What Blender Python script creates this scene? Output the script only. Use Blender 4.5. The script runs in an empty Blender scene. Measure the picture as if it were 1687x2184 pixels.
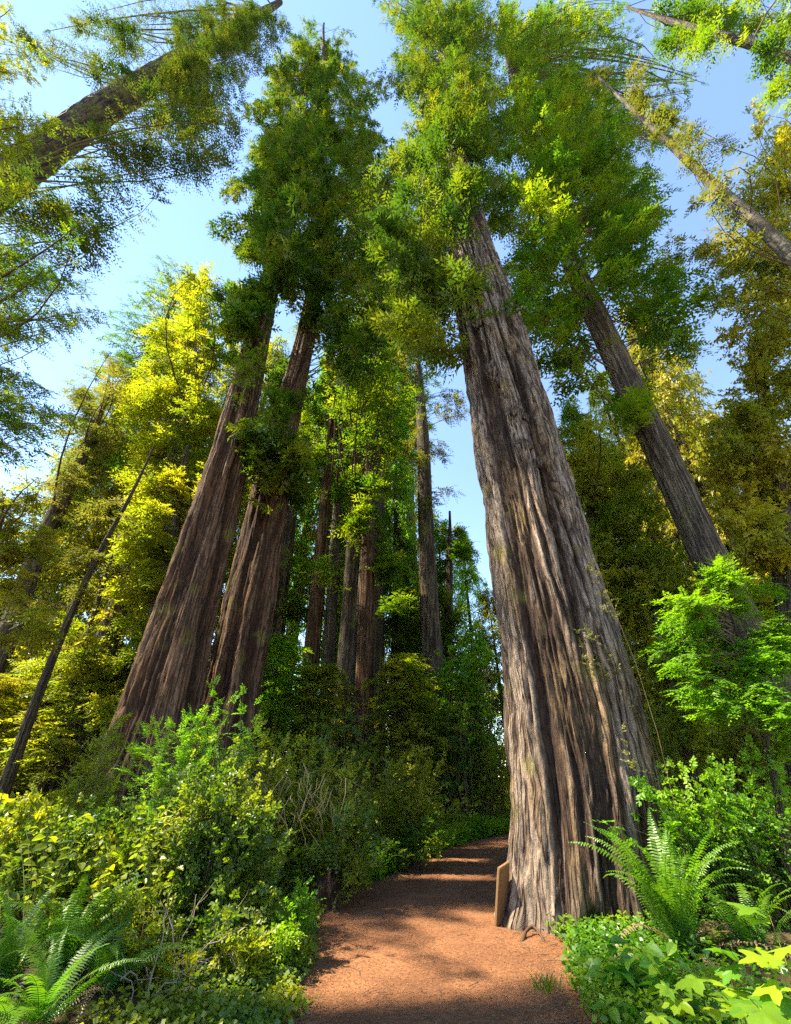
import bpy, math
import numpy as np
from mathutils import Vector, Matrix

sc = bpy.context.scene
COL = sc.collection
# ------------------------------------------------------------------ camera
FP, CXP, CYP, HC = 870.0, 843.5, 1091.5, 1.6        # focal length in reference pixels, image centre, eye height
PITCH = math.radians(32.97)
cd = bpy.data.cameras.new("camera")
cd.sensor_fit = 'VERTICAL'
cd.sensor_height = 36.0
cd.lens = 36.0 * FP / 2183.0
cd.clip_end = 2000
cam = bpy.data.objects.new("camera", cd)
COL.objects.link(cam)
cam.location = (0, 0, HC)
cam.rotation_euler = (math.pi / 2 + PITCH, 0, 0)
sc.camera = cam
# ------------------------------------------------------------------ sky, sun, exposure
SUN_AZ, SUN_EL = math.radians(-92), math.radians(56)    # azimuth clockwise from the view direction
w = bpy.data.worlds.new("World")
sc.world = w
w.use_nodes = True
nt = w.node_tree
bg = nt.nodes["Background"]
sk = nt.nodes.new("ShaderNodeTexSky")
sk.sky_type = 'NISHITA'
sk.sun_disc = False
sk.sun_elevation = SUN_EL
sk.sun_rotation = SUN_AZ
sk.air_density = 1.0
sk.dust_density = 0.0
sk.ozone_density = 0.7
nt.links.new(sk.outputs[0], bg.inputs[0])
bg.inputs[1].default_value = 0.11
sd = bpy.data.lights.new("sun", 'SUN')
sd.energy = 5.0
sd.angle = math.radians(0.55)
sd.color = (1.0, 0.88, 0.64)
sun = bpy.data.objects.new("sun", sd)
COL.objects.link(sun)
SDIR = Vector((math.sin(SUN_AZ) * math.cos(SUN_EL), math.cos(SUN_AZ) * math.cos(SUN_EL), math.sin(SUN_EL)))
sun.rotation_euler = SDIR.to_track_quat('Z', 'Y').to_euler()
sun.location = (-20, 10, 60)
sc.view_settings.view_transform = 'Standard'
sc.view_settings.look = 'None'
sc.view_settings.gamma = 1
sc.view_settings.exposure = 2.15
sc.render.engine = 'CYCLES'
cy = sc.cycles
cy.max_bounces = 6
cy.diffuse_bounces = 5
cy.glossy_bounces = 2
cy.transmission_bounces = 5
cy.use_adaptive_sampling = True
cy.debug_use_spatial_splits = True
cy.adaptive_threshold = 0.02
cy.use_denoising = False
cy.sample_clamp_indirect = 6

# ------------------------------------------------------------------ helpers
rng = np.random.default_rng(11)
_c, _s = math.cos(PITCH), math.sin(PITCH)


def ray(x, y):
    x = np.asarray(x, float)
    y = np.asarray(y, float)
    a = (x - CXP) / FP
    d = -(y - CYP) / FP
    return a, _c - d * _s, _s + d * _c


def P(x, y, Y):
    """world point seen at reference pixel (x, y) at world depth Y"""
    a, dy, dz = ray(x, y)
    t = Y / dy
    return np.stack([a * t, dy * t, HC + dz * t], -1)


def TD(y, Y):
    return Y / ray(CXP, y)[1]


def nrm(v):
    return v / np.maximum(np.linalg.norm(v, axis=-1, keepdims=True), 1e-9)


def tag(o, label=None, cat=None, group=None, kind=None):
    if label: o["label"] = label
    if cat: o["category"] = cat
    if group: o["group"] = group
    if kind: o["kind"] = kind
    return o


def empty(name, loc, label, cat, group=None):
    o = bpy.data.objects.new(name, None)
    o.empty_display_size = 0.2
    COL.objects.link(o)
    o.location = [float(q) for q in loc]
    return tag(o, label, cat, group)


def mesh_np(name, V, F, mats, midx=None, attrs=None, smooth=False, uv=None):
    V = np.ascontiguousarray(V, dtype=np.float32)
    F = np.ascontiguousarray(F, dtype=np.int32)
    me = bpy.data.meshes.new(name)
    n, k = F.shape
    me.vertices.add(len(V))
    me.vertices.foreach_set("co", V.ravel())
    me.loops.add(n * k)
    me.loops.foreach_set("vertex_index", F.ravel())
    me.polygons.add(n)
    me.polygons.foreach_set("loop_start", np.arange(0, n * k, k, dtype=np.int32))
    me.polygons.foreach_set("loop_total", np.full(n, k, np.int32))
    for m in mats:
        me.materials.append(m)
    if midx is not None:
        me.polygons.foreach_set("material_index", np.ascontiguousarray(midx, np.int32))
    me.polygons.foreach_set("use_smooth", np.full(n, bool(smooth)))
    me.update(calc_edges=True)
    for an, av in (attrs or {}).items():
        a = me.attributes.new(an, 'FLOAT', 'POINT')
        a.data.foreach_set("value", np.ascontiguousarray(av, np.float32))
    if uv is not None:
        l = me.uv_layers.new(name="UVMap")
        l.data.foreach_set("uv", np.ascontiguousarray(uv[F.ravel()], np.float32).ravel())
    return me


def add(name, me, parent=None, loc=None):
    o = bpy.data.objects.new(name, me)
    COL.objects.link(o)
    if parent is not None:
        o.parent = parent
    if loc is not None:
        o.location = loc
    return o


class Noise:
    """value noise, periodic along x"""
    def __init__(self, seed):
        self.r = np.random.default_rng(seed).random((257, 257))

    def __call__(self, x, y, per=256):
        xi = np.floor(x).astype(int)
        yi = np.floor(y).astype(int)
        fx = x - xi
        fy = y - yi
        fx = fx * fx * (3 - 2 * fx)
        fy = fy * fy * (3 - 2 * fy)
        x0 = xi % per
        x1 = (xi + 1) % per
        y0 = yi % 256
        y1 = (yi + 1) % 256
        r = self.r
        return (r[x0, y0] * (1 - fx) + r[x1, y0] * fx) * (1 - fy) + (r[x0, y1] * (1 - fx) + r[x1, y1] * fx) * fy


N1, N2, N3, N4 = Noise(1), Noise(2), Noise(3), Noise(4)

# ------------------------------------------------------------------ materials


def newmat(name):
    m = bpy.data.materials.new(name)
    m.use_nodes = True
    t = m.node_tree
    t.nodes.clear()
    out = t.nodes.new("ShaderNodeOutputMaterial")
    return m, t, out


def nd(t, kind, **kw):
    n = t.nodes.new(kind)
    for k, v in kw.items():
        setattr(n, k, v)
    return n


def mixc(t, fac, a, b, blend='MIX'):
    n = nd(t, "ShaderNodeMix", data_type='RGBA', blend_type=blend)
    for sock, val in ((n.inputs[0], fac), (n.inputs[6], a), (n.inputs[7], b)):
        if isinstance(val, bpy.types.NodeSocket):
            t.links.new(val, sock)
        else:
            sock.default_value = val if isinstance(val, float) else (*val, 1)
    return n.outputs[2]


def leafmat(name, ca, cb, cc=None, trans=0.5, gloss=0.015, rough=0.45, nscale=0.5, tl=(1.35, 1.45, 0.55)):
    """leaf: ca..cb by the leaf's own tint, cc where a slow noise says the growth is younger"""
    m, t, out = newmat(name)
    at = nd(t, "ShaderNodeAttribute", attribute_name="tint")
    col = mixc(t, at.outputs["Fac"], ca, cb)
    if cc is not None:
        tc = nd(t, "ShaderNodeTexCoord")
        nz = nd(t, "ShaderNodeTexNoise")
        nz.inputs["Scale"].default_value = nscale
        nz.inputs["Detail"].default_value = 3
        t.links.new(tc.outputs["Object"], nz.inputs["Vector"])
        rp = nd(t, "ShaderNodeMapRange")
        rp.inputs[1].default_value = 0.45
        rp.inputs[2].default_value = 0.68
        t.links.new(nz.outputs[0], rp.inputs[0])
        col = mixc(t, rp.outputs[0], col, cc)
    d = nd(t, "ShaderNodeBsdfDiffuse")
    t.links.new(col, d.inputs[0])
    tr = nd(t, "ShaderNodeBsdfTranslucent")
    tcol = mixc(t, 1.0, col, tl, 'MULTIPLY')
    t.links.new(tcol, tr.inputs[0])
    mx = nd(t, "ShaderNodeMixShader")
    mx.inputs[0].default_value = trans
    t.links.new(d.outputs[0], mx.inputs[1])
    t.links.new(tr.outputs[0], mx.inputs[2])
    g = nd(t, "ShaderNodeBsdfGlossy")
    g.inputs["Roughness"].default_value = rough
    g.inputs[0].default_value = (0.9, 1, 0.9, 1)
    m2 = nd(t, "ShaderNodeMixShader")
    m2.inputs[0].default_value = gloss
    t.links.new(mx.outputs[0], m2.inputs[1])
    t.links.new(g.outputs[0], m2.inputs[2])
    t.links.new(m2.outputs[0], out.inputs[0])
    return m


def barkmat(name, face, deep, accent, moss=None, mossamt=0.0, bump=0.6, su=14.0, sv=1.2, speck=0.5):
    """bark: weathered colour on the ridges, raw fibre colour in the furrows, accent streaks"""
    m, t, out = newmat(name)
    b = nd(t, "ShaderNodeBsdfPrincipled")
    b.inputs["Roughness"].default_value = 0.9
    b.inputs["Specular IOR Level"].default_value = 0.15
    at = nd(t, "ShaderNodeAttribute", attribute_name="ridge")
    uv = nd(t, "ShaderNodeUVMap")
    mp = nd(t, "ShaderNodeMapping")
    mp.inputs["Scale"].default_value = (su, sv, 1)
    t.links.new(uv.outputs[0], mp.inputs[0])
    fib = nd(t, "ShaderNodeTexNoise")
    fib.inputs["Scale"].default_value = 1.6
    fib.inputs["Detail"].default_value = 9
    fib.inputs["Roughness"].default_value = 0.72
    fib.inputs["Distortion"].default_value = 0.5
    t.links.new(mp.outputs[0], fib.inputs["Vector"])
    mp2 = nd(t, "ShaderNodeMapping")
    mp2.inputs["Scale"].default_value = (su * 0.16, sv * 0.12, 1)
    t.links.new(uv.outputs[0], mp2.inputs[0])
    big = nd(t, "ShaderNodeTexNoise")
    big.inputs["Scale"].default_value = 1.3
    big.inputs["Detail"].default_value = 4
    t.links.new(mp2.outputs[0], big.inputs["Vector"])
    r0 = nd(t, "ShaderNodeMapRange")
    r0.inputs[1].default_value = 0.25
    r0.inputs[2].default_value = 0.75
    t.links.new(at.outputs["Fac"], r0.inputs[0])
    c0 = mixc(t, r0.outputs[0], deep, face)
    r1 = nd(t, "ShaderNodeMapRange")
    r1.inputs[1].default_value = 0.5
    r1.inputs[2].default_value = 0.7
    t.links.new(big.outputs[0], r1.inputs[0])
    c1 = mixc(t, r1.outputs[0], c0, accent)
    r2 = nd(t, "ShaderNodeMapRange")
    r2.inputs[1].default_value = 0.3
    r2.inputs[2].default_value = 0.7
    r2.inputs[3].default_value = 1 - speck
    r2.inputs[4].default_value = 1.25
    t.links.new(fib.outputs[0], r2.inputs[0])
    mp3 = nd(t, "ShaderNodeMapping")
    mp3.inputs["Scale"].default_value = (su * 0.62, sv * 0.2, 1)
    t.links.new(uv.outputs[0], mp3.inputs[0])
    ck = nd(t, "ShaderNodeTexNoise")
    ck.inputs["Scale"].default_value = 1.0
    ck.inputs["Detail"].default_value = 3
    ck.inputs["Distortion"].default_value = 0.4
    t.links.new(mp3.outputs[0], ck.inputs["Vector"])
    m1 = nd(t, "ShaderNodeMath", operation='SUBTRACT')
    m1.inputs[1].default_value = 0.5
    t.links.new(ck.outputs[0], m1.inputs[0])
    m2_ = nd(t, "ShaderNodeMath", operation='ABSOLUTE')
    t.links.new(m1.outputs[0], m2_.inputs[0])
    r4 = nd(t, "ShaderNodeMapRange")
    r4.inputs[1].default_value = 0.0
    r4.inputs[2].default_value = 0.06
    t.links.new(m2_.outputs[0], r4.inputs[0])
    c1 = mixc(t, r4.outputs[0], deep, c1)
    hs = nd(t, "ShaderNodeHueSaturation")
    t.links.new(r2.outputs[0], hs.inputs["Value"])
    t.links.new(c1, hs.inputs["Color"])
    col = hs.outputs[0]
    if moss is not None:
        tc = nd(t, "ShaderNodeTexCoord")
        mz = nd(t, "ShaderNodeTexNoise")
        mz.inputs["Scale"].default_value = 1.1
        mz.inputs["Detail"].default_value = 7
        t.links.new(tc.outputs["Object"], mz.inputs["Vector"])
        r3 = nd(t, "ShaderNodeMapRange")
        r3.inputs[1].default_value = 0.62 - mossamt * 0.3
        r3.inputs[2].default_value = 0.72 - mossamt * 0.2
        r3.inputs[4].default_value = 0.8
        t.links.new(mz.outputs[0], r3.inputs[0])
        col = mixc(t, r3.outputs[0], col, moss)
    t.links.new(col, b.inputs["Base Color"])
    bp = nd(t, "ShaderNodeBump")
    bp.inputs["Strength"].default_value = bump
    bp.inputs["Distance"].default_value = 0.05
    ma = nd(t, "ShaderNodeMath", operation='MULTIPLY_ADD')
    ma.inputs[1].default_value = 0.6
    t.links.new(r4.outputs[0], ma.inputs[0])
    t.links.new(fib.outputs[0], ma.inputs[2])
    t.links.new(ma.outputs[0], bp.inputs["Height"])
    t.links.new(bp.outputs[0], b.inputs["Normal"])
    t.links.new(b.outputs[0], out.inputs[0])
    return m


def simplemat(name, a, b_, scale=8.0, rough=0.85, bump=0.3, detail=6, stretch=(1, 1, 1)):
    m, t, out = newmat(name)
    b = nd(t, "ShaderNodeBsdfPrincipled")
    b.inputs["Roughness"].default_value = rough
    b.inputs["Specular IOR Level"].default_value = 0.2
    tc = nd(t, "ShaderNodeTexCoord")
    mp = nd(t, "ShaderNodeMapping")
    mp.inputs["Scale"].default_value = stretch
    t.links.new(tc.outputs["Object"], mp.inputs[0])
    nz = nd(t, "ShaderNodeTexNoise")
    nz.inputs["Scale"].default_value = scale
    nz.inputs["Detail"].default_value = detail
    nz.inputs["Roughness"].default_value = 0.65
    t.links.new(mp.outputs[0], nz.inputs["Vector"])
    r = nd(t, "ShaderNodeMapRange")
    r.inputs[1].default_value = 0.3
    r.inputs[2].default_value = 0.7
    t.links.new(nz.outputs[0], r.inputs[0])
    t.links.new(mixc(t, r.outputs[0], a, b_), b.inputs["Base Color"])
    bp = nd(t, "ShaderNodeBump")
    bp.inputs["Strength"].default_value = bump
    bp.inputs["Distance"].default_value = 0.02
    t.links.new(nz.outputs[0], bp.inputs["Height"])
    t.links.new(bp.outputs[0], b.inputs["Normal"])
    t.links.new(b.outputs[0], out.inputs[0])
    return m


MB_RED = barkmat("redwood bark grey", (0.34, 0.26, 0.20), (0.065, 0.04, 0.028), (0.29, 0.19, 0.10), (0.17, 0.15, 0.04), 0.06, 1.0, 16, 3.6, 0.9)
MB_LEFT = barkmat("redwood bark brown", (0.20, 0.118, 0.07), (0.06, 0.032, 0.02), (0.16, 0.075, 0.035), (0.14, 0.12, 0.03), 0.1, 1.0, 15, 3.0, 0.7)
MB_FIR = barkmat("fir bark", (0.19, 0.15, 0.105), (0.06, 0.045, 0.033), (0.15, 0.12, 0.075), (0.12, 0.12, 0.03), 0.15, 0.9, 22, 3.5, 0.6)
MB_PALE = barkmat("pale banded bark", (0.21, 0.185, 0.14), (0.10, 0.08, 0.06), (0.10, 0.085, 0.06), (0.14, 0.14, 0.04), 0.1, 0.7, 2.5, 9.0, 0.6)
MB_MOSSY = barkmat("mossy dark bark", (0.15, 0.105, 0.085), (0.05, 0.035, 0.03), (0.12, 0.08, 0.06), (0.15, 0.15, 0.03), 0.42, 1.0, 16, 6.0, 0.6)
M_TWIG = simplemat("twig wood", (0.07, 0.045, 0.03), (0.14, 0.10, 0.06), 6)
M_TWIGM = simplemat("mossy twig wood", (0.08, 0.06, 0.035), (0.16, 0.14, 0.04), 2.5)
M_DEAD = simplemat("dead grey twig", (0.14, 0.105, 0.075), (0.23, 0.19, 0.145), 5)
M_BOARD = simplemat("weathered board", (0.27, 0.15, 0.06), (0.11, 0.065, 0.035), 4, 0.85, 0.5, 8, (14, 14, 0.7))
M_ROCK = simplemat("grey stump wood", (0.10, 0.08, 0.065), (0.21, 0.18, 0.15), 5, stretch=(3, 3, 0.6))

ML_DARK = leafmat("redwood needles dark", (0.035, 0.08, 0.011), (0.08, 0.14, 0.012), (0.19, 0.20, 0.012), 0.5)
ML_HEM = leafmat("hemlock needles dark", (0.035, 0.07, 0.014), (0.07, 0.115, 0.016), (0.15, 0.15, 0.014), 0.42)
ML_GREEN = leafmat("conifer needles green", (0.045, 0.105, 0.009), (0.10, 0.19, 0.011), (0.26, 0.29, 0.012), 0.54)
ML_OLIVE = leafmat("needles olive brown", (0.11, 0.125, 0.03), (0.16, 0.165, 0.03), (0.22, 0.18, 0.04), 0.45)
ML_YEL = leafmat("needles yellow green", (0.12, 0.17, 0.012), (0.27, 0.29, 0.016), (0.33, 0.29, 0.018), 0.58)
ML_GOLD = leafmat("broad leaves golden", (0.19, 0.18, 0.014), (0.44, 0.35, 0.025), (0.16, 0.19, 0.014), 0.52)
ML_FRESH = leafmat("fresh bright leaves", (0.09, 0.22, 0.010), (0.17, 0.34, 0.014), (0.27, 0.38, 0.014), 0.55)
ML_HUCK = leafmat("huckleberry leaves", (0.045, 0.10, 0.010), (0.15, 0.22, 0.012), (0.30, 0.31, 0.014), 0.56, 0.03, nscale=1.6)
ML_SALAL = leafmat("salal leaves", (0.045, 0.10, 0.012), (0.20, 0.25, 0.012), (0.36, 0.34, 0.014), 0.56, 0.02, 0.4, nscale=1.3)
ML_FERN = leafmat("fern fronds", (0.04, 0.13, 0.010), (0.10, 0.23, 0.012), (0.20, 0.30, 0.012), 0.55, 0.03, nscale=1.5)
ML_BROWN = leafmat("dead brown frond", (0.20, 0.13, 0.07), (0.30, 0.20, 0.11), None, 0.3, 0.03)
ML_THIM = leafmat("thimbleberry leaves", (0.06, 0.19, 0.012), (0.24, 0.36, 0.012), None, 0.55, 0.03)
ML_LITTER = leafmat("fallen needles", (0.13, 0.055, 0.025), (0.32, 0.18, 0.10), None, 0.1, 0.03)
ML_STRAW = leafmat("dry hanging grass", (0.34, 0.24, 0.10), (0.22, 0.16, 0.07), None, 0.3, 0.03)

# ------------------------------------------------------------------ geometry builders


def tubes(C, R, sides=5):
    """batch of tubes; C (B,K,3), R (B,K) -> V, F"""
    B, K, _ = C.shape
    T = np.gradient(C, axis=1)
    T = nrm(T)
    ref = np.where(np.abs(T[..., 2:3]) > 0.9, np.array([1.0, 0, 0]), np.array([0, 0, 1.0]))
    U = nrm(np.cross(T, ref))
    W = np.cross(T, U)
    a = np.arange(sides) * 2 * math.pi / sides
    V = C[:, :, None] + R[:, :, None, None] * (U[:, :, None] * np.cos(a)[None, None, :, None] + W[:, :, None] * np.sin(a)[None, None, :, None])
    b = np.arange(B)[:, None, None] * K * sides
    k = np.arange(K - 1)[None, :, None] * sides
    s = np.arange(sides)[None, None, :]
    s1 = (s + 1) % sides
    F = np.stack([b + k + s, b + k + s1, b + k + sides + s1, b + k + sides + s], -1).reshape(-1, 4)
    return V.reshape(-1, 3), F


def leaflets(p0, d, n, L, m, ll, lw, ang, droop, jit, tw_tint, tri=False):
    T = len(p0)
    f = (np.arange(m) + 0.6) / m
    side = np.where(np.arange(m) % 2 == 0, 1.0, -1.0)
    a = np.full(m, math.radians(ang))
    a[-1] = 0.1
    base = p0[:, None] + d[:, None] * (L[:, None] * f[None])[..., None]
    base[..., 2] -= droop * L[:, None] * f[None] ** 2
    sv = np.cross(d, n)
    ld = d[:, None] * np.cos(a)[None, :, None] + sv[:, None] * (side * np.sin(a))[None, :, None] + jit * rng.normal(size=(T, m, 3))
    ld = nrm(ld)
    nn = n[:, None] + jit * 1.3 * rng.normal(size=(T, m, 3))
    wv = nrm(np.cross(ld, nn))
    up = np.cross(wv, ld)
    ln = (ll * (1 - 0.45 * f)[None] * rng.uniform(0.65, 1.25, (T, m)))[..., None]
    wd = lw * ln / ll
    v0 = base
    v2 = base + ld * ln
    v2[..., 2] -= 0.12 * ln[..., 0]
    mid = base + ld * ln * 0.45
    v1 = mid + wv * wd + up * wd * 0.3
    v3 = mid - wv * wd + up * wd * 0.3
    if tri:
        V = np.stack([base - wv * wd * 0.75 + ld * ln * 0.12, base + wv * wd * 0.75 + ld * ln * 0.25, v2], 2).reshape(-1, 3)
    else:
        V = np.stack([v0, v1, v2, v3], 2).reshape(-1, 3)
    tint = np.clip(tw_tint[:, None] + rng.uniform(-0.35, 0.35, (T, m)), 0, 1)
    return V, np.repeat(tint.ravel(), 3 if tri else 4)


def sample_masses(masses, per_branch, cover, Y, spread, csize=4, cj=0.16):
    """branch tips inside the image ellipses of a crown's masses, gathered into clumps"""
    px, py, yy, ms = [], [], [], []
    cid = 0
    for i, q in enumerate(masses):
        cx, cy_, rx, ry = q[:4]
        dens = q[4] if len(q) > 4 else 1.0
        off = q[5] if len(q) > 5 else 0.0
        nb = max(3, int(0.18 * math.pi * rx * ry * cover * dens / per_branch))
        nc = max(2, int(round(nb / csize)))
        r = np.sqrt(rng.random(nc))
        th = rng.random(nc) * 2 * math.pi
        ccx = cx + rx * r * np.cos(th)
        ccy = cy_ + ry * r * np.sin(th)
        cY = Y + off + rng.uniform(-1, 1, nc) * spread
        k = rng.integers(0, nc, nb)
        j = cj * math.sqrt(rx * ry)
        px.append(ccx[k] + rng.normal(0, j, nb))
        py.append(ccy[k] + rng.normal(0, j, nb))
        yy.append(cY[k] + rng.normal(0, 0.12, nb) * spread)
        ms.append(k + cid)
        cid += nc
    return np.concatenate(px), np.concatenate(py), np.concatenate(yy), np.concatenate(ms)


def grow(O, Tp, T, tl, m, ll, lw, ang=55, droop=0.25, jit=0.16, f0=0.35, sag=0.12, lat=0.9, flat=0.7, brad=0.016, sides=3, twr=0.3, nlimb=0, clump=0.3, wig=0.13, tri=False, bt0=None):
    """branches O->Tp with twigs and leaflets. Returns foliage V,F,midx,tint and a list of limb (V,F)"""
    B = len(O)
    D = Tp - O
    LB = np.linalg.norm(D, axis=1)
    K = 6
    s = np.linspace(0, 1, K)
    ctrl = (O + Tp) / 2 + rng.normal(size=(B, 3)) * (LB * wig)[:, None]
    ctrl[:, 2] += sag * LB * rng.uniform(-0.4, 2.2, B)
    C = O[:, None] * ((1 - s) ** 2)[None, :, None] + 2 * ctrl[:, None] * (s * (1 - s))[None, :, None] + Tp[:, None] * (s ** 2)[None, :, None]
    R = (brad * (0.35 + LB * 0.28))[:, None] * (1 - 0.85 * s)[None]
    # twigs
    st = f0 + (1 - f0) * np.sort(rng.random((B, T)) ** 0.8, axis=1)
    st[:, -1] = 0.97
    a0 = O[:, None] * ((1 - st) ** 2)[..., None] + 2 * ctrl[:, None] * (st * (1 - st))[..., None] + Tp[:, None] * (st ** 2)[..., None]
    tg = nrm(2 * (1 - st)[..., None] * (ctrl - O)[:, None] + 2 * st[..., None] * (Tp - ctrl)[:, None])
    up = np.array([0, 0, 1.0])
    latv = nrm(np.cross(tg, up) + 1e-4)
    sg = np.where(np.arange(T) % 2 == 0, 1.0, -1.0)[None, :, None]
    d = tg * 0.65 + latv * sg * lat * rng.uniform(0.4, 1.1, (B, T, 1)) + rng.normal(size=(B, T, 3)) * clump
    d[:, -1] = tg[:, -1] + rng.normal(size=(B, 3)) * 0.15
    d[..., 2] -= droop * 0.5
    d = nrm(d)
    n = up[None, None] * flat + rng.normal(size=(B, T, 3)) * (1 - flat) * 0.9
    n = nrm(n - d * np.sum(n * d, -1, keepdims=True))
    L = tl * rng.uniform(0.55, 1.15, (B, T)) * (1.1 - 0.45 * st)
    bt = np.clip((rng.normal(0.5, 0.2, (B, 1)) if bt0 is None else bt0[:, None] + rng.normal(0, 0.08, (B, 1))) + rng.normal(0, 0.12, (B, T)), 0, 1)
    V, tint = leaflets(a0.reshape(-1, 3), d.reshape(-1, 3), n.reshape(-1, 3), L.ravel(), m, ll, lw, ang, droop, jit, bt.ravel(), tri)
    F = np.arange(len(V)).reshape(-1, 3 if tri else 4)
    midx = np.zeros(len(F), int)
    # twig wood: slender slivers under the leaves
    parts = []
    keep = rng.random(B * T) < twr
    if keep.any():
        q0 = a0.reshape(-1, 3)[keep]
        dd = d.reshape(-1, 3)[keep]
        q2 = q0 + dd * L.ravel()[keep][:, None] - up * (droop * L.ravel()[keep])[:, None]
        wv_ = nrm(np.cross(dd, up) + 1e-4) * brad * 0.35
        q1 = q0 + dd * (L.ravel()[keep] * 0.5)[:, None] - up * (droop * L.ravel()[keep] * 0.25)[:, None]
        tv_ = np.stack([q0 - wv_, q0 + wv_, q1 + wv_ * 0.8, q1 - wv_ * 0.8, q1 - wv_ * 0.8, q1 + wv_ * 0.8, q2 + wv_ * 0.3, q2 - wv_ * 0.3], 1).reshape(-1, 3)
        parts.append((tv_, np.arange(len(tv_)).reshape(-1, 4)))
    order = np.argsort(-LB)
    lim = order[:nlimb]
    rest = order[nlimb:]
    if len(rest):
        parts.append(tubes(C[rest], R[rest], sides))
    limbs = [tubes(C[i:i + 1], R[i:i + 1] * 1.25, 6) for i in lim]
    off = len(V)
    Vs, Fs, ms, ts = [V], [F], [midx], [tint]
    for (v, f) in parts:
        if tri:
            f = np.concatenate([f[:, :3], f[:, [0, 2, 3]]])
        Vs.append(v)
        Fs.append(f + off)
        ms.append(np.ones(len(f), int))
        ts.append(np.full(len(v), 0.5))
        off += len(v)
    return np.concatenate(Vs), np.concatenate(Fs), np.concatenate(ms), np.concatenate(ts), limbs


TRI = [0]
LS = (1.2, 1.75, 1.4)


def build_trunk(axis, Y, nth, nv, k1=14, amp1=0.10, k2=46, amp2=0.035, twist=0.02, flare=0.25, lobes=0.12, seed=0, vs=0.16, power=1.7, Ytop=None, cav=None, hfl=1.2):
    """axis: (pixel x, pixel y, half width in pixels) from the ground up -> vertices, faces, ridge, uv, lookup"""
    ax = np.array(axis, float)
    Ys = np.linspace(Y, Ytop if Ytop is not None else Y, len(ax))
    pts = P(ax[:, 0], ax[:, 1], Ys)
    t = Ys / ray(ax[:, 0], ax[:, 1])[1]
    rad = 1.04 * ax[:, 2] * t / FP * np.abs(np.cos(np.arctan2(pts[:, 0], pts[:, 1])))
    if pts[0, 2] > -0.3:
        g = pts[0].copy()
        k = min(1.0, (pts[0, 2] + 0.35) / max(0.5, pts[1, 2] - pts[0, 2]))
        g[:2] += (pts[0, :2] - pts[1, :2]) * k * 0.5
        g[2] = -0.35
        pts = np.vstack([g, pts])
        rad = np.concatenate([[rad[0] * 1.06], rad])
    else:
        pts[0, 2] = max(pts[0, 2], -0.35)
    z0, z1 = pts[0, 2], pts[-1, 2]
    q = np.linspace(0, 1, nv)
    z = z0 + (z1 - z0) * (0.25 * q + 0.75 * q ** 2.2)
    cx = np.interp(z, pts[:, 2], pts[:, 0])
    cyy = np.interp(z, pts[:, 2], pts[:, 1])
    r = np.interp(z, pts[:, 2], rad)
    ker = np.ones(7) / 7
    for arr in (cx, cyy, r):
        e = np.concatenate([np.full(3, arr[0]), arr, np.full(3, arr[-1])])
        arr[:] = np.convolve(e, ker, 'valid')
    th = np.linspace(0, 2 * math.pi, nth, endpoint=False)
    TH, Z = np.meshgrid(th, z)
    R0 = np.repeat(r[:, None], nth, 1)
    tw = TH / (2 * math.pi) + twist * Z / (2 * math.pi)
    wv = (N3(tw * 8 + seed, Z * 0.22 + seed, 8) - 0.5) * 0.012 + (N4(tw * 20 + seed, Z * 1.3 + seed, 20) - 0.5) * 0.008
    u = (tw + wv) % 1.0
    n1 = N1(u * k1, Z * vs + seed * 7.3, k1)
    n1b = N2(u * k1 * 2, Z * vs * 1.7 + seed * 3.1, k1 * 2)
    rid1 = np.abs(2 * n1 - 1)
    rid1b = np.abs(2 * n1b - 1)
    n2 = N2(u * k2, Z * vs * 5 + seed, k2)
    n3 = N4(u * k2 * 2, Z * vs * 16 + seed, k2 * 2)
    n4 = N3(u * k2 * 2 + 7, Z * 5 + seed, k2 * 2)
    crack = np.exp(-(rid1 / 0.20) ** 2) * (0.45 + 0.9 * N4(tw * 6 + 1, Z * 0.5 + seed, 6))
    crackb = np.exp(-(rid1b / 0.24) ** 2)
    crackc = np.exp(-(np.abs(2 * n2 - 1) / 0.3) ** 2)
    h = -amp1 * crack - amp1 * 0.42 * crackb - amp2 * 0.8 * crackc + amp2 * 0.7 * (n3 - 0.5) + amp2 * 0.95 * (n4 - 0.5) + amp1 * 0.6 * (n1 - 0.5)
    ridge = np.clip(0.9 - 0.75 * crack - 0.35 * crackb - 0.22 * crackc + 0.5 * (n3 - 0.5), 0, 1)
    fl = np.exp(-np.maximum(Z - 0.0, 0) / hfl)
    lob = sum(np.cos(k * TH + p) * a for k, p, a in ((3, seed * 1.7, 0.5), (5, seed * 2.3 + 1, 0.6), (9, seed + 2, 0.35)))
    big = (N3(tw * 5 + 3, Z * 0.10 + seed, 5) - 0.5) * 0.12
    RR = R0 * (1 + flare * fl * (1 + 0.5 * lob) + lobes * fl * lob + big * (lobes > 0)) + h * np.clip(R0 / 0.9, 0.06, 1.1)
    if cav:
        for (cth, cz, wth, wz, dep) in cav:
            dd = ((np.angle(np.exp(1j * (TH - cth)))) / wth) ** 2 + ((Z - cz) / wz) ** 2
            RR += dep * np.exp(-dd)
    X = cx[:, None] + RR * np.sin(TH)
    YY = cyy[:, None] - RR * np.cos(TH)
    V = np.stack([X, YY, Z], -1).reshape(-1, 3)
    i = np.arange(nv - 1)[:, None] * nth
    j = np.arange(nth)[None]
    j1 = (j + 1) % nth
    F = np.stack([i + j, i + j1, i + nth + j1, i + nth + j], -1).reshape(-1, 4)
    rref = max(0.3, float(np.interp(z0 + 0.12 * (z1 - z0), z, r)))
    ths = (TH + math.pi) % (2 * math.pi) - math.pi
    uv = np.stack([(ths + twist * Z + wv * 2 * math.pi) * rref + seed, Z], -1).reshape(-1, 2)
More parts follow.
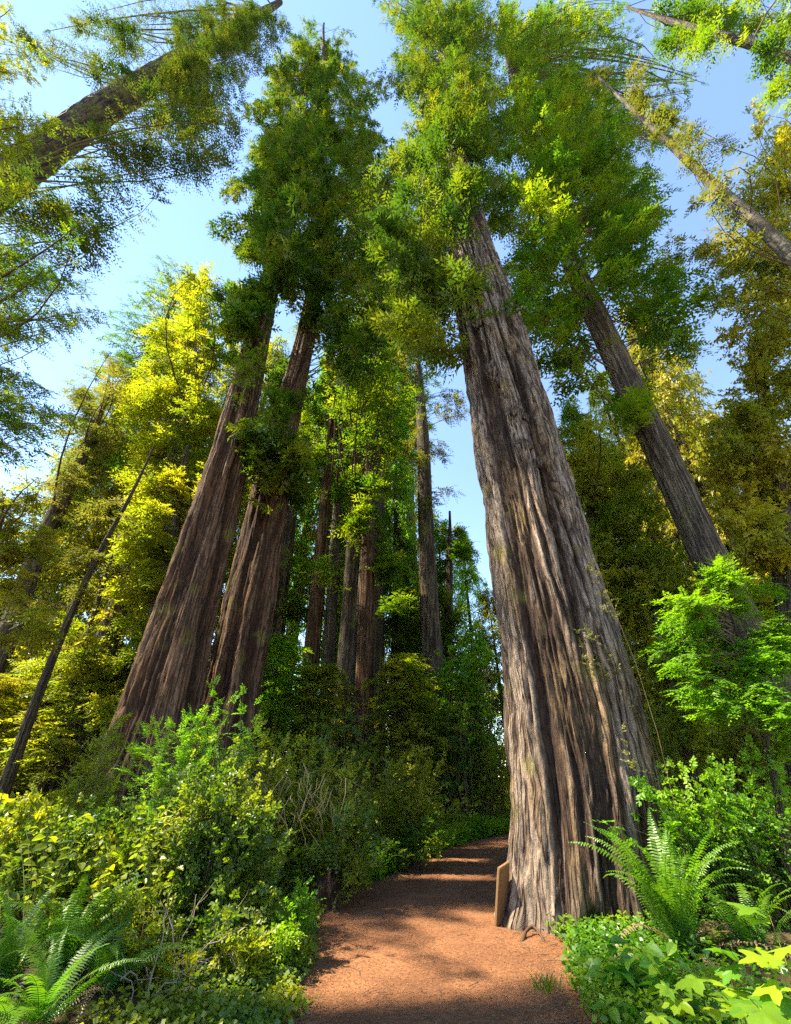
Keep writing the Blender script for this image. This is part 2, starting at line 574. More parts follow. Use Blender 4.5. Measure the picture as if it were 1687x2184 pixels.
    look = (z, cx, cyy, r)
    return V, F, ridge.ravel(), uv, look


def tree(name, label, Y, axis, masses, lmat, bmat, group=None, nth=40, nv=70, cover=1.0, T=9, m=11, tl=0.9, ll=0.2, lw=0.035,
         spread=2.0, rise=(-0.2, 0.5), nlimb=0, cat="tree", wood=None, bark=None, Ytop=None, around=None, limb_mat=None, **g):
    V, F, ridge, uv, look = build_trunk(axis, Y, nth, nv, Ytop=Ytop, **(bark or {}))
    ll, lw, cover = ll * LS[0], lw * LS[1], cover * LS[2]
    cs_, cj_ = g.pop('cs', 4), g.pop('cj', 0.16)
    z, cx, cyy, r = look
    base = Vector((cx[0], cyy[0], 0.0))
    root = empty(name, base, label, cat, group)
    bv = np.array(base)
    me = mesh_np("trunk", V - bv, F, [bmat], None, {"ridge": ridge}, True, uv)
    add("trunk", me, root)
    TRI[0] += 2 * len(F)
    if masses:
        px, py, yy, ids = sample_masses(masses, T * m, cover, Y if Ytop is None else (Y + Ytop) / 2, spread, cs_, cj_)
        bt0 = np.clip(rng.normal(0.45, 0.32, ids.max() + 1), 0, 1)[ids]
        Tp = P(px, py, yy)
        over = Tp[:, 2] > z[-1] + 1.0
        if over.any():                                   # keep the crown under the tree's own top
            aa, dy, dz = ray(px[over], py[over])
            tt = (z[-1] * (1 - 0.3 * rng.random(len(aa)) ** 1.5) - HC) / np.maximum(dz, 0.05)
            Tp[over] = np.stack([aa * tt, dy * tt, HC + dz * tt], -1)
        Tp[:, 2] = np.maximum(Tp[:, 2], 0.3)
        if around:                                       # unseen rest of the crown outside the frame, added to shade trunk and trail
            za, zb, rr_, n_ = around
            zt = rng.uniform(za, zb, n_)
            aa = rng.random(n_) * 2 * math.pi
            rq = rr_ * np.sqrt(rng.random(n_)) * (1.15 - 0.75 * (zt - za) / (zb - za))
            Q = np.stack([np.interp(zt, z, cx) + rq * np.cos(aa), np.interp(zt, z, cyy) + rq * np.sin(aa), zt], -1)
            fw = Q[:, 1] * _c + (Q[:, 2] - HC) * _s
            uu = Q[:, 0] / fw * FP + CXP
            vv = CYP - (-Q[:, 1] * _s + (Q[:, 2] - HC) * _c) / fw * FP
            outside = ((fw < 0.5) | (uu < -90) | (uu > 1780) | (vv < -90)) & (Q[:, 1] > np.interp(zt, z, cyy) - 0.6)
            Tp = np.concatenate([Tp, Q[outside]])
            bt0 = np.concatenate([bt0, rng.random(outside.sum())])
        ax_ = np.interp(Tp[:, 2], z, cx)
        ay_ = np.interp(Tp[:, 2], z, cyy)
        Lh = np.hypot(Tp[:, 0] - ax_, Tp[:, 1] - ay_)
        zo = np.clip(Tp[:, 2] - rng.uniform(rise[0], rise[1], len(Tp)) * Lh, 0.4, z[-1] - 0.05)
        O = np.stack([np.interp(zo, z, cx), np.interp(zo, z, cyy), zo], -1)
        fv, ff, fm, ft, limbs = grow(O, Tp, T, tl, m, ll, lw, nlimb=nlimb, tri=True, bt0=bt0, **g)
        me = mesh_np("crown", fv - bv, ff, [lmat, wood or M_TWIG], fm, {"tint": ft})
        add("crown", me, root)
        TRI[0] += 2 * len(ff)
        for (lv, lf) in limbs:
            add("limb", mesh_np("limb", lv - bv, lf, [limb_mat or wood or M_TWIG], None, None, True), root)
    return root, look


def shrub(name, label, Y, bx, masses, lmat, group=None, cover=1.0, T=8, m=8, tl=0.25, ll=0.05, lw=0.014, spread=0.5, cat="shrub", nstem=6, wood=None, foot=0.35, Yb=None, **g):
    base = Vector((float(P(bx, 1750, Y)[0] / 1.0), Y if Yb is None else Yb, 0.0))
    a, dy, dz = ray(bx, 1750)
    base.x = float(a * (Y / dy))
    root = empty(name, base, label, cat, group)
    bv = np.array(base)
    px, py, yy, ids = sample_masses(masses, T * m, cover, Y, spread, 3, 0.22)
    bt0 = np.clip(rng.normal(0.45, 0.3, ids.max() + 1), 0, 1)[ids]
    Tp = P(px, py, np.maximum(yy, 1.2))
    Tp[:, 2] = np.maximum(Tp[:, 2], 0.08)
    O = bv[None] + (Tp - bv[None]) * np.array([foot, foot, 0]) + rng.normal(size=Tp.shape) * np.array([0.06, 0.06, 0])
    O[:, 2] = 0.0
    kw = dict(brad=0.006, sag=0.1, f0=0.3, droop=0.2, flat=0.6, jit=0.25, clump=0.4)
    kw.update(g)
    fv, ff, fm, ft, limbs = grow(O, Tp, T, tl, m, ll, lw, nlimb=nstem, bt0=bt0, **kw)
    me = mesh_np("foliage", fv - bv, ff, [lmat, wood or M_TWIG], fm, {"tint": ft})
    add("foliage", me, root)
    TRI[0] += 2 * len(ff)
    for (lv, lf) in limbs:
        add("stem", mesh_np("stem", lv - bv, lf, [wood or M_TWIG], None, None, True), root)
    return root


# ------------------------------------------------------------------ ground and trail
TRL = np.array([(-6, -1.3), (0, -1.25), (3, -1.05), (4.79, -0.99), (5.93, -0.96), (7.54, -1.18), (8.98, -0.87), (10.5, -0.12), (13.47, 1.04), (15.79, 2.37), (17.65, 3.87), (19.5, 6.5), (20.5, 10)])
TRR = np.array([(-6, 1.5), (0, 1.55), (3, 1.6), (4.79, 1.62), (5.49, 1.75), (6.6, 2.0), (7.6, 2.0), (9.2, 2.1), (11.5, 2.7), (13.5, 4.2), (15.2, 6.6), (16.2, 9), (17, 12)])


def trail_l(y): return np.interp(y, TRL[:, 0], TRL[:, 1])
def trail_r(y): return np.interp(y, TRR[:, 0], TRR[:, 1])


def und(x, y):
    return 0.05 * (N1(x * 0.5 + 40, y * 0.5 + 40) - 0.5) + 0.02 * (N2(x * 2 + 9, y * 2 + 9) - 0.5)


def ground_z(x, y):
    d = np.maximum(trail_l(y) - x, x - trail_r(y))
    bank = np.clip((d - 0.05) / 1.6, 0, 1)
    return und(x, y) + np.where(d > 0, 0.14 * bank + 0.08 * bank * (N3(x * 1.1 + 20, y * 1.1 + 20)), 0) - 0.035 * np.clip((0.0 - d) / 0.14, 0, 1)


def grid_mesh(xs, ys, zf):
    X, Yg = np.meshgrid(xs, ys)
    V = np.stack([X, Yg, zf(X, Yg)], -1).reshape(-1, 3)
    n = len(xs)
    i = np.arange(len(ys) - 1)[:, None] * n
    j = np.arange(n - 1)[None]
    return V, np.stack([i + j, i + j + 1, i + n + j + 1, i + n + j], -1).reshape(-1, 4)


def soilmat(name, a, b_, c, s1, s2, bump):
    m, t, out = newmat(name)
    b = nd(t, "ShaderNodeBsdfPrincipled")
    b.inputs["Roughness"].default_value = 0.95
    b.inputs["Specular IOR Level"].default_value = 0.1
    tc = nd(t, "ShaderNodeTexCoord")
    n1 = nd(t, "ShaderNodeTexNoise")
    n1.inputs["Scale"].default_value = s1
    n1.inputs["Detail"].default_value = 5
    n2 = nd(t, "ShaderNodeTexNoise")
    n2.inputs["Scale"].default_value = s2
    n2.inputs["Detail"].default_value = 8
    n2.inputs["Roughness"].default_value = 0.75
    for n in (n1, n2):
        t.links.new(tc.outputs["Object"], n.inputs["Vector"])
    r = nd(t, "ShaderNodeMapRange")
    r.inputs[1].default_value = 0.35
    r.inputs[2].default_value = 0.65
    t.links.new(n1.outputs[0], r.inputs[0])
    r2 = nd(t, "ShaderNodeMapRange")
    r2.inputs[1].default_value = 0.42
    r2.inputs[2].default_value = 0.68
    t.links.new(n2.outputs[0], r2.inputs[0])
    t.links.new(mixc(t, r2.outputs[0], mixc(t, r.outputs[0], a, b_), c), b.inputs["Base Color"])
    bp = nd(t, "ShaderNodeBump")
    bp.inputs["Strength"].default_value = bump
    bp.inputs["Distance"].default_value = 0.03
    t.links.new(n2.outputs[0], bp.inputs["Height"])
    t.links.new(bp.outputs[0], b.inputs["Normal"])
    t.links.new(b.outputs[0], out.inputs[0])
    return m


M_SOIL = soilmat("forest soil", (0.05, 0.03, 0.018), (0.085, 0.05, 0.026), (0.05, 0.06, 0.018), 1.2, 14, 0.8)
M_TRAIL = soilmat("trail dirt", (0.25, 0.112, 0.052), (0.15, 0.066, 0.032), (0.085, 0.04, 0.022), 1.4, 26, 0.7)
xs = np.concatenate([-np.geomspace(150, 8, 40), np.arange(-7.8, 8, 0.16), np.geomspace(8, 150, 40)])
ys = np.concatenate([-np.geomspace(60, 2, 14), np.arange(-1.8, 22, 0.16), np.geomspace(22.3, 220, 45)])
gv, gf = grid_mesh(xs, ys, ground_z)
tag(add("ground", mesh_np("ground", gv, gf, [M_SOIL], smooth=True)), "dark forest soil under the undergrowth", None, None, "structure")
ty = np.arange(-5, 20.2, 0.06)
tx = np.linspace(0, 1, 46)
TYg, TXg = np.meshgrid(ty, tx, indexing='ij')
wob = 0.12 * (N4(TYg * 1.3 + 5, 0 * TYg + 3.3) - 0.5) + 0.06 * (N4(TYg * 5, 0 * TYg + 9.3) - 0.5)
XX = trail_l(TYg) - 0.1 + (trail_r(TYg) - trail_l(TYg) + 0.2) * TXg + wob * np.where(TXg < 0.5, 1, -1) * np.abs(2 * TXg - 1)
ZZ = und(XX, TYg) + 0.006 - 0.05 * np.clip((np.abs(2 * TXg - 1) - 0.86) / 0.14, 0, 1) ** 2 + 0.012 * (N2(XX * 9, TYg * 9) - 0.5) + 0.03 * np.clip((np.abs(2 * TXg - 1) - 0.8) / 0.2, 0, 1) * N1(XX * 3, TYg * 3)
tv = np.stack([XX, TYg, ZZ], -1).reshape(-1, 3)
i = np.arange(len(ty) - 1)[:, None] * 46
j = np.arange(45)[None]
tf = np.stack([i + j, i + j + 1, i + 47 + j, i + 46 + j], -1).reshape(-1, 4)
tag(add("path", mesh_np("path", tv, tf, [M_TRAIL], smooth=True)), "reddish brown dirt trail curving behind the big redwood", None, None, "structure")

# ------------------------------------------------------------------ the large trees
RW = dict(cs=5, cj=0.16, T=10, m=12, tl=0.95, ll=0.31, lw=0.058, droop=0.3, jit=0.2, clump=0.45, flat=0.55)
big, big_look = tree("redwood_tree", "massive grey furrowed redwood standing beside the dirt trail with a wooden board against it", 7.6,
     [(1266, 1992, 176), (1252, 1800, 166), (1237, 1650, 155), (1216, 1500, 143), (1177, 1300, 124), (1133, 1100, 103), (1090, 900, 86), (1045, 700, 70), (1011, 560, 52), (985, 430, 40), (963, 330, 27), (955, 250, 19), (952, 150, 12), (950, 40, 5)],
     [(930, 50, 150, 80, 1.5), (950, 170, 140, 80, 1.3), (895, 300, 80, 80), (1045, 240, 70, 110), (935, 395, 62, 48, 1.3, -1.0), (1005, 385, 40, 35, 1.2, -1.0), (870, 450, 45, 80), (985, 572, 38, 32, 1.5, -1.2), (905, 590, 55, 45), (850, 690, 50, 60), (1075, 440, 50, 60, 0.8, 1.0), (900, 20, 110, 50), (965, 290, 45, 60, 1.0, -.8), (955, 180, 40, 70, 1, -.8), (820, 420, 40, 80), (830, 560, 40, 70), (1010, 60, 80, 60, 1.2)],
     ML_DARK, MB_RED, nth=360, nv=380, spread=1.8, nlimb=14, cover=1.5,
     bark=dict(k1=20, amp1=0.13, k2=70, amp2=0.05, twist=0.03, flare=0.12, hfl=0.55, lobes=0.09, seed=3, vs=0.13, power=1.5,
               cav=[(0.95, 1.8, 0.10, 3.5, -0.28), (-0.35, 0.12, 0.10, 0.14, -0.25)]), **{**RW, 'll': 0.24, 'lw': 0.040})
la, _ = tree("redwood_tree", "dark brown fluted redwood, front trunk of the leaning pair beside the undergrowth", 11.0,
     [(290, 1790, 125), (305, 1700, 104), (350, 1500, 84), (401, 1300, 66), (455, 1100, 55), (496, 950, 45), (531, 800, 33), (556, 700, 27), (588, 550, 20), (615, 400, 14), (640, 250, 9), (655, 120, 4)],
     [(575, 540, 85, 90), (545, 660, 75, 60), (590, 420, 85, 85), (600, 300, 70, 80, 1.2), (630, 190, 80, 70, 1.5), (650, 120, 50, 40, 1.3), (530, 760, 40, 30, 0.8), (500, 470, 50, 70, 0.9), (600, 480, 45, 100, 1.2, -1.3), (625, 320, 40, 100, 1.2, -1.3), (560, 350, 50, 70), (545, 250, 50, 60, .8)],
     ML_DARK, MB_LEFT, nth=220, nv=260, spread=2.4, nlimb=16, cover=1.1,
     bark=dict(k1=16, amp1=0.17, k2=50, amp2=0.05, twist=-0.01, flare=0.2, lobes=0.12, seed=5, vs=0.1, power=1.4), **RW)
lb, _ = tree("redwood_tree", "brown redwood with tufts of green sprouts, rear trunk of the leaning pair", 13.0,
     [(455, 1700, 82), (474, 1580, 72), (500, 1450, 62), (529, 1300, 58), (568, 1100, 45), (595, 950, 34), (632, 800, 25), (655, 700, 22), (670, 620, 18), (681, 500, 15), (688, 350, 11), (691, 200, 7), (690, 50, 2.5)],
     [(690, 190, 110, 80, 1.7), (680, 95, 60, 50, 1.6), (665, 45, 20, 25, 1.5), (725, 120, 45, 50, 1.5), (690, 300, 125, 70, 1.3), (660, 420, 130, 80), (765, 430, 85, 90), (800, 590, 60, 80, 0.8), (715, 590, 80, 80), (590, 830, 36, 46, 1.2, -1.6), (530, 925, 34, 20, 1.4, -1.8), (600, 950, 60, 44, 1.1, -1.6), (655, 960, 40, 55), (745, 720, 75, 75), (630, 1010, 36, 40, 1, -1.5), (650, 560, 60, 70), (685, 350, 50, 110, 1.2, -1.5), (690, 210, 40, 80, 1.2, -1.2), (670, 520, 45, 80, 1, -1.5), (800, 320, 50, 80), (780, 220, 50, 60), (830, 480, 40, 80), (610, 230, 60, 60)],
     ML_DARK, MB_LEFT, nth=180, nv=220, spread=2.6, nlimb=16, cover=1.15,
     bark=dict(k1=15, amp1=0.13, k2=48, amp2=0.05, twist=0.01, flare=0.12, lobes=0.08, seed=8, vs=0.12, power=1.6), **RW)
rt, _ = tree("fir_tree", "slim straight grey fir leaning inward behind the big redwood on its far side", 9.0,
     [(1585, 1330, 48), (1531, 1230, 44), (1486, 1130, 42), (1428, 1000, 39), (1354, 850, 35), (1283, 700, 31), (1218, 560, 24), (1178, 450, 20), (1125, 300, 13), (1090, 170, 7), (1070, 70, 3)],
     [(1290, 420, 120, 95, 1.1, -1.2), (1340, 300, 110, 80, 1.2), (1225, 250, 120, 110, 1.3), (1230, 120, 140, 100, 1.5), (1130, 60, 80, 60, 1.5), (1300, 40, 90, 50, 1.2), (1400, 590, 110, 80, 0.5), (1300, 540, 60, 60, 0.6), (1430, 700, 75, 80, 0.4), (1130, 320, 60, 100), (1165, 650, 70, 80, 0.7, 1.0), (1370, 830, 90, 60, 0.3), (1200, 760, 60, 60, 0.5, 1.5), (1420, 190, 70, 70, 0.7), (1130, 330, 50, 100, 1.2, -1.2), (1095, 190, 40, 80, 1.2, -1), (1185, 470, 40, 50, 1.2, -1.2), (1100, 520, 50, 60, .8), (1110, 620, 50, 80, .8)],
     ML_GREEN, MB_FIR, nth=90, nv=160, spread=2.2, nlimb=18, cover=1.15, T=11, m=12, tl=1.0, ll=0.24, lw=0.046, droop=0.35, jit=0.16, flat=0.7,
     rise=(-0.1, 0.7), bark=dict(k1=22, amp1=0.05, k2=44, amp2=0.035, twist=0.02, flare=0.1, lobes=0.05, seed=4, vs=0.5))
r5, _ = tree("pale_barked_tree", "slender pale banded trunk with bare twigs slanting in above the golden trees", 6.0,
     [(1790, 650, 36), (1687, 545, 30), (1600, 462, 24), (1500, 375, 18), (1440, 318, 13), (1350, 235, 9), (1260, 150, 4)],
     [(1440, 240, 90, 70, 0.5), (1500, 300, 70, 50, 0.35), (1545, 500, 60, 60, 0.4, 0.5), (1350, 190, 90, 60, 0.6), (1500, 420, 60, 50, 0.35), (1480, 560, 70, 60, 0.25)],
     ML_OLIVE, MB_PALE, nth=40, nv=90, spread=1.6, nlimb=8, rise=(-0.6, 1.0), wig=0.2, brad=0.011, cover=0.9, T=14, m=11, tl=0.7, ll=0.16, lw=0.028, bark=dict(k1=9, amp1=0.03, k2=20, amp2=0.02, flare=0.05, lobes=0.04, seed=9, vs=1.5))
r6, _ = tree("pale_barked_tree", "pale trunk crossing the upper corner high above the slanting banded one", 2.6,
     [(1800, 165, 48), (1687, 122, 40), (1600, 93, 32), (1500, 64, 23), (1420, 42, 15), (1330, 14, 7)],
     [(1560, 10, 130, 45, 0.9), (1640, 165, 60, 35, 0.6), (1500, 120, 70, 40, 0.45), (1430, 80, 60, 45, 0.6), (1660, 40, 60, 40), (1620, 110, 40, 30, 0.4)],
     ML_GREEN, MB_PALE, nth=40, nv=90, spread=0.35, nlimb=6, rise=(-0.6, 1.0), wig=0.2, brad=0.011, cover=0.9, T=14, m=11, tl=0.7, ll=0.15, lw=0.027, bark=dict(k1=9, amp1=0.03, k2=20, amp2=0.02, flare=0.05, lobes=0.04, seed=12, vs=1.5))
l7, _ = tree("mossy_conifer_tree", "thick mossy dark trunk slanting across the upper corner with bare drooping limbs", 8.5,
     [(-160, 500, 125), (0, 392, 96), (100, 318, 84), (200, 246, 72), (300, 185, 58), (400, 122, 42), (500, 62, 26), (600, 4, 10)],
     [(450, 90, 120, 85, 2.0), (340, 40, 130, 45, 1.2), (530, 50, 65, 60, 1.6), (420, 150, 80, 50, 1.2, -0.3), (130, 60, 120, 60, 0.5), (430, 215, 110, 75, 1.6), (330, 320, 120, 45, 0.55), (250, 430, 150, 70, 0.8), (420, 300, 80, 70, .8), (390, 330, 60, 60, 0.5), (120, 470, 100, 50, 0.4), (230, 110, 80, 60, 0.5), (480, 330, 50, 60, 0.4), (420, 105, 60, 36, 3, -1.0), (500, 55, 80, 40, 3, -1.4), (580, 30, 50, 40, 2.5, -1), (180, 130, 90, 50, .35, -3.0), (220, 60, 110, 50, .4, -3.2), (90, 60, 90, 50, .5, -2.5)],
     ML_HEM, MB_MOSSY, nth=90, nv=130, spread=0.8, nlimb=18, cover=1.0, wig=0.2, around=(26, 76, 7.5, 260), T=28, m=12, tl=1.5, ll=0.23, lw=0.04, droop=0.35, cs=3, wood=M_TWIGM, brad=0.015, f0=0.55,
     rise=(-0.7, 0.9), bark=dict(k1=18, amp1=0.06, k2=40, amp2=0.05, flare=0.05, lobes=0.05, seed=2, vs=1.1))
c8, _ = tree("fir_tree", "slim brown fir standing alone at the centre with thin level branches", 22.0,
     [(938, 1580, 25), (918, 1340, 21), (907, 1100, 16), (903, 950, 13.5), (894, 820, 9), (890, 760, 6), (888, 690, 2)],
     [(895, 790, 80, 45, 0.5), (905, 880, 100, 50, 0.35), (890, 975, 100, 35, 0.45), (960, 1060, 50, 50, 0.35), (890, 730, 45, 40, 0.7), (850, 930, 50, 40, 0.3)],
     ML_OLIVE, MB_FIR, nth=40, nv=90, spread=2.2, nlimb=26, cover=0.95, T=9, m=11, tl=1.1, ll=0.24, lw=0.04, droop=0.3,
     bark=dict(k1=16, amp1=0.05, k2=34, amp2=0.035, flare=0.1, lobes=0.05, seed=6, vs=0.5))
# ------------------------------------------------------------------ slim trunks of the grove behind
BK = dict(nth=40, nv=80, cover=0.95, T=9, m=11, tl=1.2, ll=0.3, lw=0.05, spread=2.2, nlimb=5)  # brighter needle colour on the grove crowns makes up for missing sunlight
tree("grove_tree", "reddish slim trunk, first of the grove beside the leaning pair", 21, [(648, 1540, 19), (660, 1430, 17), (672, 1300, 16), (690, 1120, 13), (703, 960, 9), (712, 840, 4)],
     [(700, 880, 60, 80), (690, 1010, 50, 60, 0.6), (715, 790, 50, 50)], ML_GREEN, MB_LEFT, "grove trees behind", bark=dict(seed=21, vs=0.25, amp1=0.1), **BK)
tree("grove_tree", "thin grey trunk close behind the reddish slim one", 24, [(694, 1520, 15), (704, 1350, 13), (714, 1180, 11), (723, 1020, 8), (732, 870, 4)],
     [(740, 860, 60, 70), (735, 1000, 45, 80, 0.6)], ML_GREEN, MB_FIR, "grove trees behind", bark=dict(seed=22, vs=0.25, amp1=0.1), **BK)
tree("grove_tree", "straight grey grove trunk left of the darkest one", 20, [(722, 1610, 22), (728, 1530, 19), (740, 1350, 17), (752, 1150, 13), (761, 1000, 10), (768, 860, 5)],
     [(780, 850, 60, 70), (770, 760, 60, 60), (760, 1080, 40, 70, 0.5), (700, 1170, 40, 60, 0.5)], ML_GREEN, MB_FIR, "grove trees behind", bark=dict(seed=23, vs=0.25, amp1=0.1), **BK)
tree("grove_tree", "darkest stout grove trunk rising behind the shrubs by the bend", 19, [(774, 1660, 24), (776, 1550, 21), (779, 1400, 19), (784, 1200, 15), (788, 1040, 12), (792, 880, 5)],
     [(810, 960, 60, 90), (800, 1130, 40, 90, 0.7), (820, 830, 60, 60), (830, 1230, 50, 80, 0.9)], ML_GREEN, MB_LEFT, "grove trees behind", bark=dict(seed=24, vs=0.25, amp1=0.1), **BK)
tree("grove_tree", "grey trunk half hidden just behind the rear leaning redwood", 25, [(580, 1400, 23), (597, 1260, 20), (613, 1130, 17), (630, 1010, 13), (648, 880, 5)],
     [(600, 1200, 50, 70, 0.6), (660, 860, 50, 60), (600, 1330, 50, 70, 0.7), (645, 1230, 40, 90, 0.8)], ML_GREEN, MB_FIR, "grove trees behind", bark=dict(seed=25, vs=0.25, amp1=0.1), **BK)
tree("dense_conifer_tree", "dense green conifer filling the gap behind the lone centre fir", 26, [(950, 1600, 16), (955, 1400, 12), (958, 1200, 7), (960, 1090, 2)],
     [(955, 1330, 80, 70), (965, 1220, 55, 60), (960, 1140, 35, 50), (860, 1330, 70, 90), (850, 1440, 70, 60), (950, 1440, 90, 60)], ML_GREEN, MB_FIR, bark=dict(seed=26), **BK)
# ------------------------------------------------------------------ trees of the left side
tree("leaning_trunk_tree", "stout brown trunk leaning at the far side of the dark redwood pair", 16,
     [(110, 1800, 64), (140, 1700, 52), (177, 1560, 41), (207, 1430, 32), (250, 1300, 25), (310, 1150, 20), (370, 980, 14), (415, 820, 8), (440, 700, 3)],
     [(440, 620, 60, 60), (400, 690, 75, 50), (375, 770, 110, 60), (340, 870, 120, 70), (420, 880, 80, 90), (330, 980, 120, 70), (420, 1020, 60, 80)],
     ML_YEL, MB_FIR, nth=90, nv=140, spread=2.2, nlimb=6, cover=1.15, T=10, m=12, tl=1.1, ll=0.25, lw=0.045, jit=0.2, bark=dict(seed=31, vs=0.3, amp1=0.1))
tree("yellow_conifer_tree", "sunlit yellow green conifer glowing behind the front leaning redwood", 14.5,
     [(300, 1650, 30), (325, 1400, 24), (350, 1200, 18), (380, 1060, 12), (400, 950, 5)],
     [(380, 1080, 95, 60), (350, 1190, 90, 70), (300, 1290, 80, 70), (340, 1370, 70, 80), (290, 1440, 70, 70), (290, 1120, 70, 60, 0.8), (260, 1500, 60, 60)],
     ML_YEL, MB_FIR, spread=1.8, nlimb=4, cover=1.2, T=10, m=12, tl=0.95, ll=0.22, lw=0.042, jit=0.2, bark=dict(seed=32, amp1=0.1))
tree("slender_leaning_tree", "very thin leaning trunk crossing the pale foliage at the side", 13,
     [(5, 1690, 15), (78, 1490, 11.5), (150, 1310, 9), (215, 1170, 7), (272, 1072, 5), (330, 950, 2.5)],
     [(250, 1090, 70, 40, 0.4), (140, 1290, 110, 40, 0.4), (180, 1200, 90, 40, 0.4)], ML_OLIVE, MB_FIR, spread=1.6, nlimb=10, nth=40, cover=0.9, tl=0.8, ll=0.18, lw=0.03, bark=dict(seed=33))
tree("slender_leaning_tree", "thin dark leaning trunk between the stout one and the thinnest", 15,
     [(70, 1740, 13), (115, 1600, 11), (160, 1440, 9), (200, 1310, 6), (240, 1180, 3)],
     [(150, 1420, 110, 60, 0.6), (200, 1340, 80, 60, 0.6)], ML_YEL, MB_FIR, spread=1.6, nlimb=4, nth=40, cover=0.9, tl=0.8, ll=0.18, lw=0.03, bark=dict(seed=34))
tree("blue_green_conifer_tree", "bluish green conifer with a bare trunk against the sky at the side", 18,
     [(20, 1350, 28), (85, 1160, 23), (150, 1035, 18), (185, 950, 14), (215, 880, 8), (235, 830, 2)],
     [(250, 790, 50, 50, 0.8), (210, 870, 80, 60, 0.8), (180, 960, 80, 60, 0.6), (120, 1060, 100, 50, 0.5), (260, 950, 60, 60, 0.6)],
     ML_OLIVE, MB_FIR, spread=2.2, nlimb=12, cover=0.95, T=9, m=11, tl=1.0, ll=0.24, lw=0.038, bark=dict(seed=35))
tree("overhanging_conifer_tree", "dark needled branches reaching in from the edge below the mossy trunk", 8.5,
     [(-190, 1500, 60), (-170, 1200, 45), (-150, 900, 33), (-110, 700, 24), (-75, 560, 18), (-50, 430, 11), (-20, 310, 4)],
     [(50, 600, 90, 80, 1.2), (110, 690, 90, 60, 1.1), (50, 780, 90, 60, 1.0), (110, 860, 110, 60, 0.9), (50, 950, 90, 60, 0.5), (170, 640, 50, 40, 0.7), (30, 500, 60, 50, .8), (110, 490, 70, 50, .45, -3.0), (60, 570, 60, 50, .5, -2.5)],
     ML_GREEN, MB_FIR, spread=1.4, nlimb=10, cover=1.0, around=(14, 36, 4.6, 150), T=11, m=13, tl=0.7, ll=0.13, lw=0.022, rise=(-0.3, 0.3), sag=0.05, bark=dict(seed=36))
tree("overhanging_conifer_tree", "yellow lit foliage hanging before the mossy trunk at the corner", 4.2,
     [(-230, 700, 40), (-210, 500, 35), (-180, 330, 30), (-140, 180, 22), (-90, 60, 12)],
     [(40, 130, 80, 70, 0.8), (60, 240, 80, 50, 0.8), (30, 300, 60, 30, 0.9), (90, 310, 50, 20, 1.0), (10, 40, 60, 50, 0.8), (20, 390, 30, 16, 0.8)],
     ML_YEL, MB_FIR, spread=0.5, nlimb=6, cover=1.0, around=(16, 24, 3, 30), T=11, m=12, tl=0.55, ll=0.11, lw=0.024, bark=dict(seed=37))
tree("orange_leaved_tree", "small tree of orange yellow foliage at the edge below the dark needles", 9.0,
     [(-90, 1750, 26), (-60, 1450, 20), (-30, 1250, 14), (0, 1100, 6)],
     [(50, 1060, 80, 45, 0.9), (60, 1140, 80, 50, 0.9), (40, 1230, 80, 60, 0.9), (60, 1330, 70, 50, 0.5)],
     ML_GOLD, MB_FIR, spread=1.0, nlimb=5, cover=1.0, T=10, m=11, tl=0.6, ll=0.12, lw=0.026, bark=dict(seed=38))
tree("pale_foliage_tree", "pale yellow leafy tree low behind the thin leaning trunks", 19,
     [(130, 1700, 20), (135, 1600, 15), (140, 1500, 10), (145, 1400, 4)],
     [(190, 1400, 80, 45, 1.0), (90, 1450, 100, 60, 0.9), (60, 1560, 80, 70, 0.9), (170, 1500, 80, 60, 0.8), (30, 1660, 60, 60), (150, 1640, 80, 60, 0.7)],
     ML_GOLD, MB_FIR, spread=2.0, nlimb=4, cover=0.95, T=9, m=10, tl=0.9, ll=0.22, lw=0.05, jit=0.35, bark=dict(seed=39))
# ------------------------------------------------------------------ trees of the right side
BL = dict(T=10, m=11, jit=0.42, flat=0.4, clump=0.6, droop=0.15)
tree("golden_leaved_tree", "large golden leaved tree filling the side below the pale trunk", 10.5,
     [(1720, 1500, 50), (1690, 1300, 42), (1665, 1100, 34), (1645, 950, 24), (1630, 820, 12), (1625, 720, 4)],
     [(1610, 740, 85, 60), (1640, 830, 90, 60), (1600, 920, 85, 60), (1650, 980, 80, 70), (1570, 1010, 70, 50), (1630, 1080, 90, 60), (1560, 1110, 60, 50, 0.8), (1650, 1180, 80, 60, 0.9)],
     ML_GOLD, MB_FIR, spread=2.0, nlimb=5, cover=1.2, tl=0.7, ll=0.16, lw=0.05, bark=dict(seed=41), **BL)
tree("golden_leaved_tree", "tall golden crown at the edge behind the pale slanting trunk", 8.0,
     [(2150, 1200, 60), (2030, 980, 50), (1900, 760, 40), (1800, 580, 28), (1720, 430, 16), (1670, 320, 6)],
     [(1650, 270, 45, 60), (1660, 350, 55, 60), (1625, 420, 65, 60), (1560, 540, 80, 60), (1640, 530, 70, 60), (1570, 630, 90, 50), (1660, 650, 50, 50)],
     ML_GOLD, MB_FIR, spread=1.6, nlimb=5, cover=1.1, tl=0.8, ll=0.17, lw=0.045, bark=dict(seed=42), **BL)
tree("olive_leaved_tree", "olive green leafy tree between the big redwood and the slim fir", 12.5,
     [(1300, 1650, 30), (1290, 1450, 24), (1275, 1250, 18), (1260, 1080, 11), (1245, 930, 4)],
     [(1232, 920, 45, 40, 1.1), (1240, 990, 70, 60), (1280, 1080, 90, 70), (1350, 1060, 70, 60), (1310, 1170, 100, 70), (1400, 1150, 70, 70, 0.9), (1330, 1270, 100, 70), (1420, 1280, 70, 80)],
     ML_YEL, MB_FIR, spread=1.8, nlimb=5, cover=1.1, tl=0.75, ll=0.17, lw=0.045, bark=dict(seed=43), **BL)
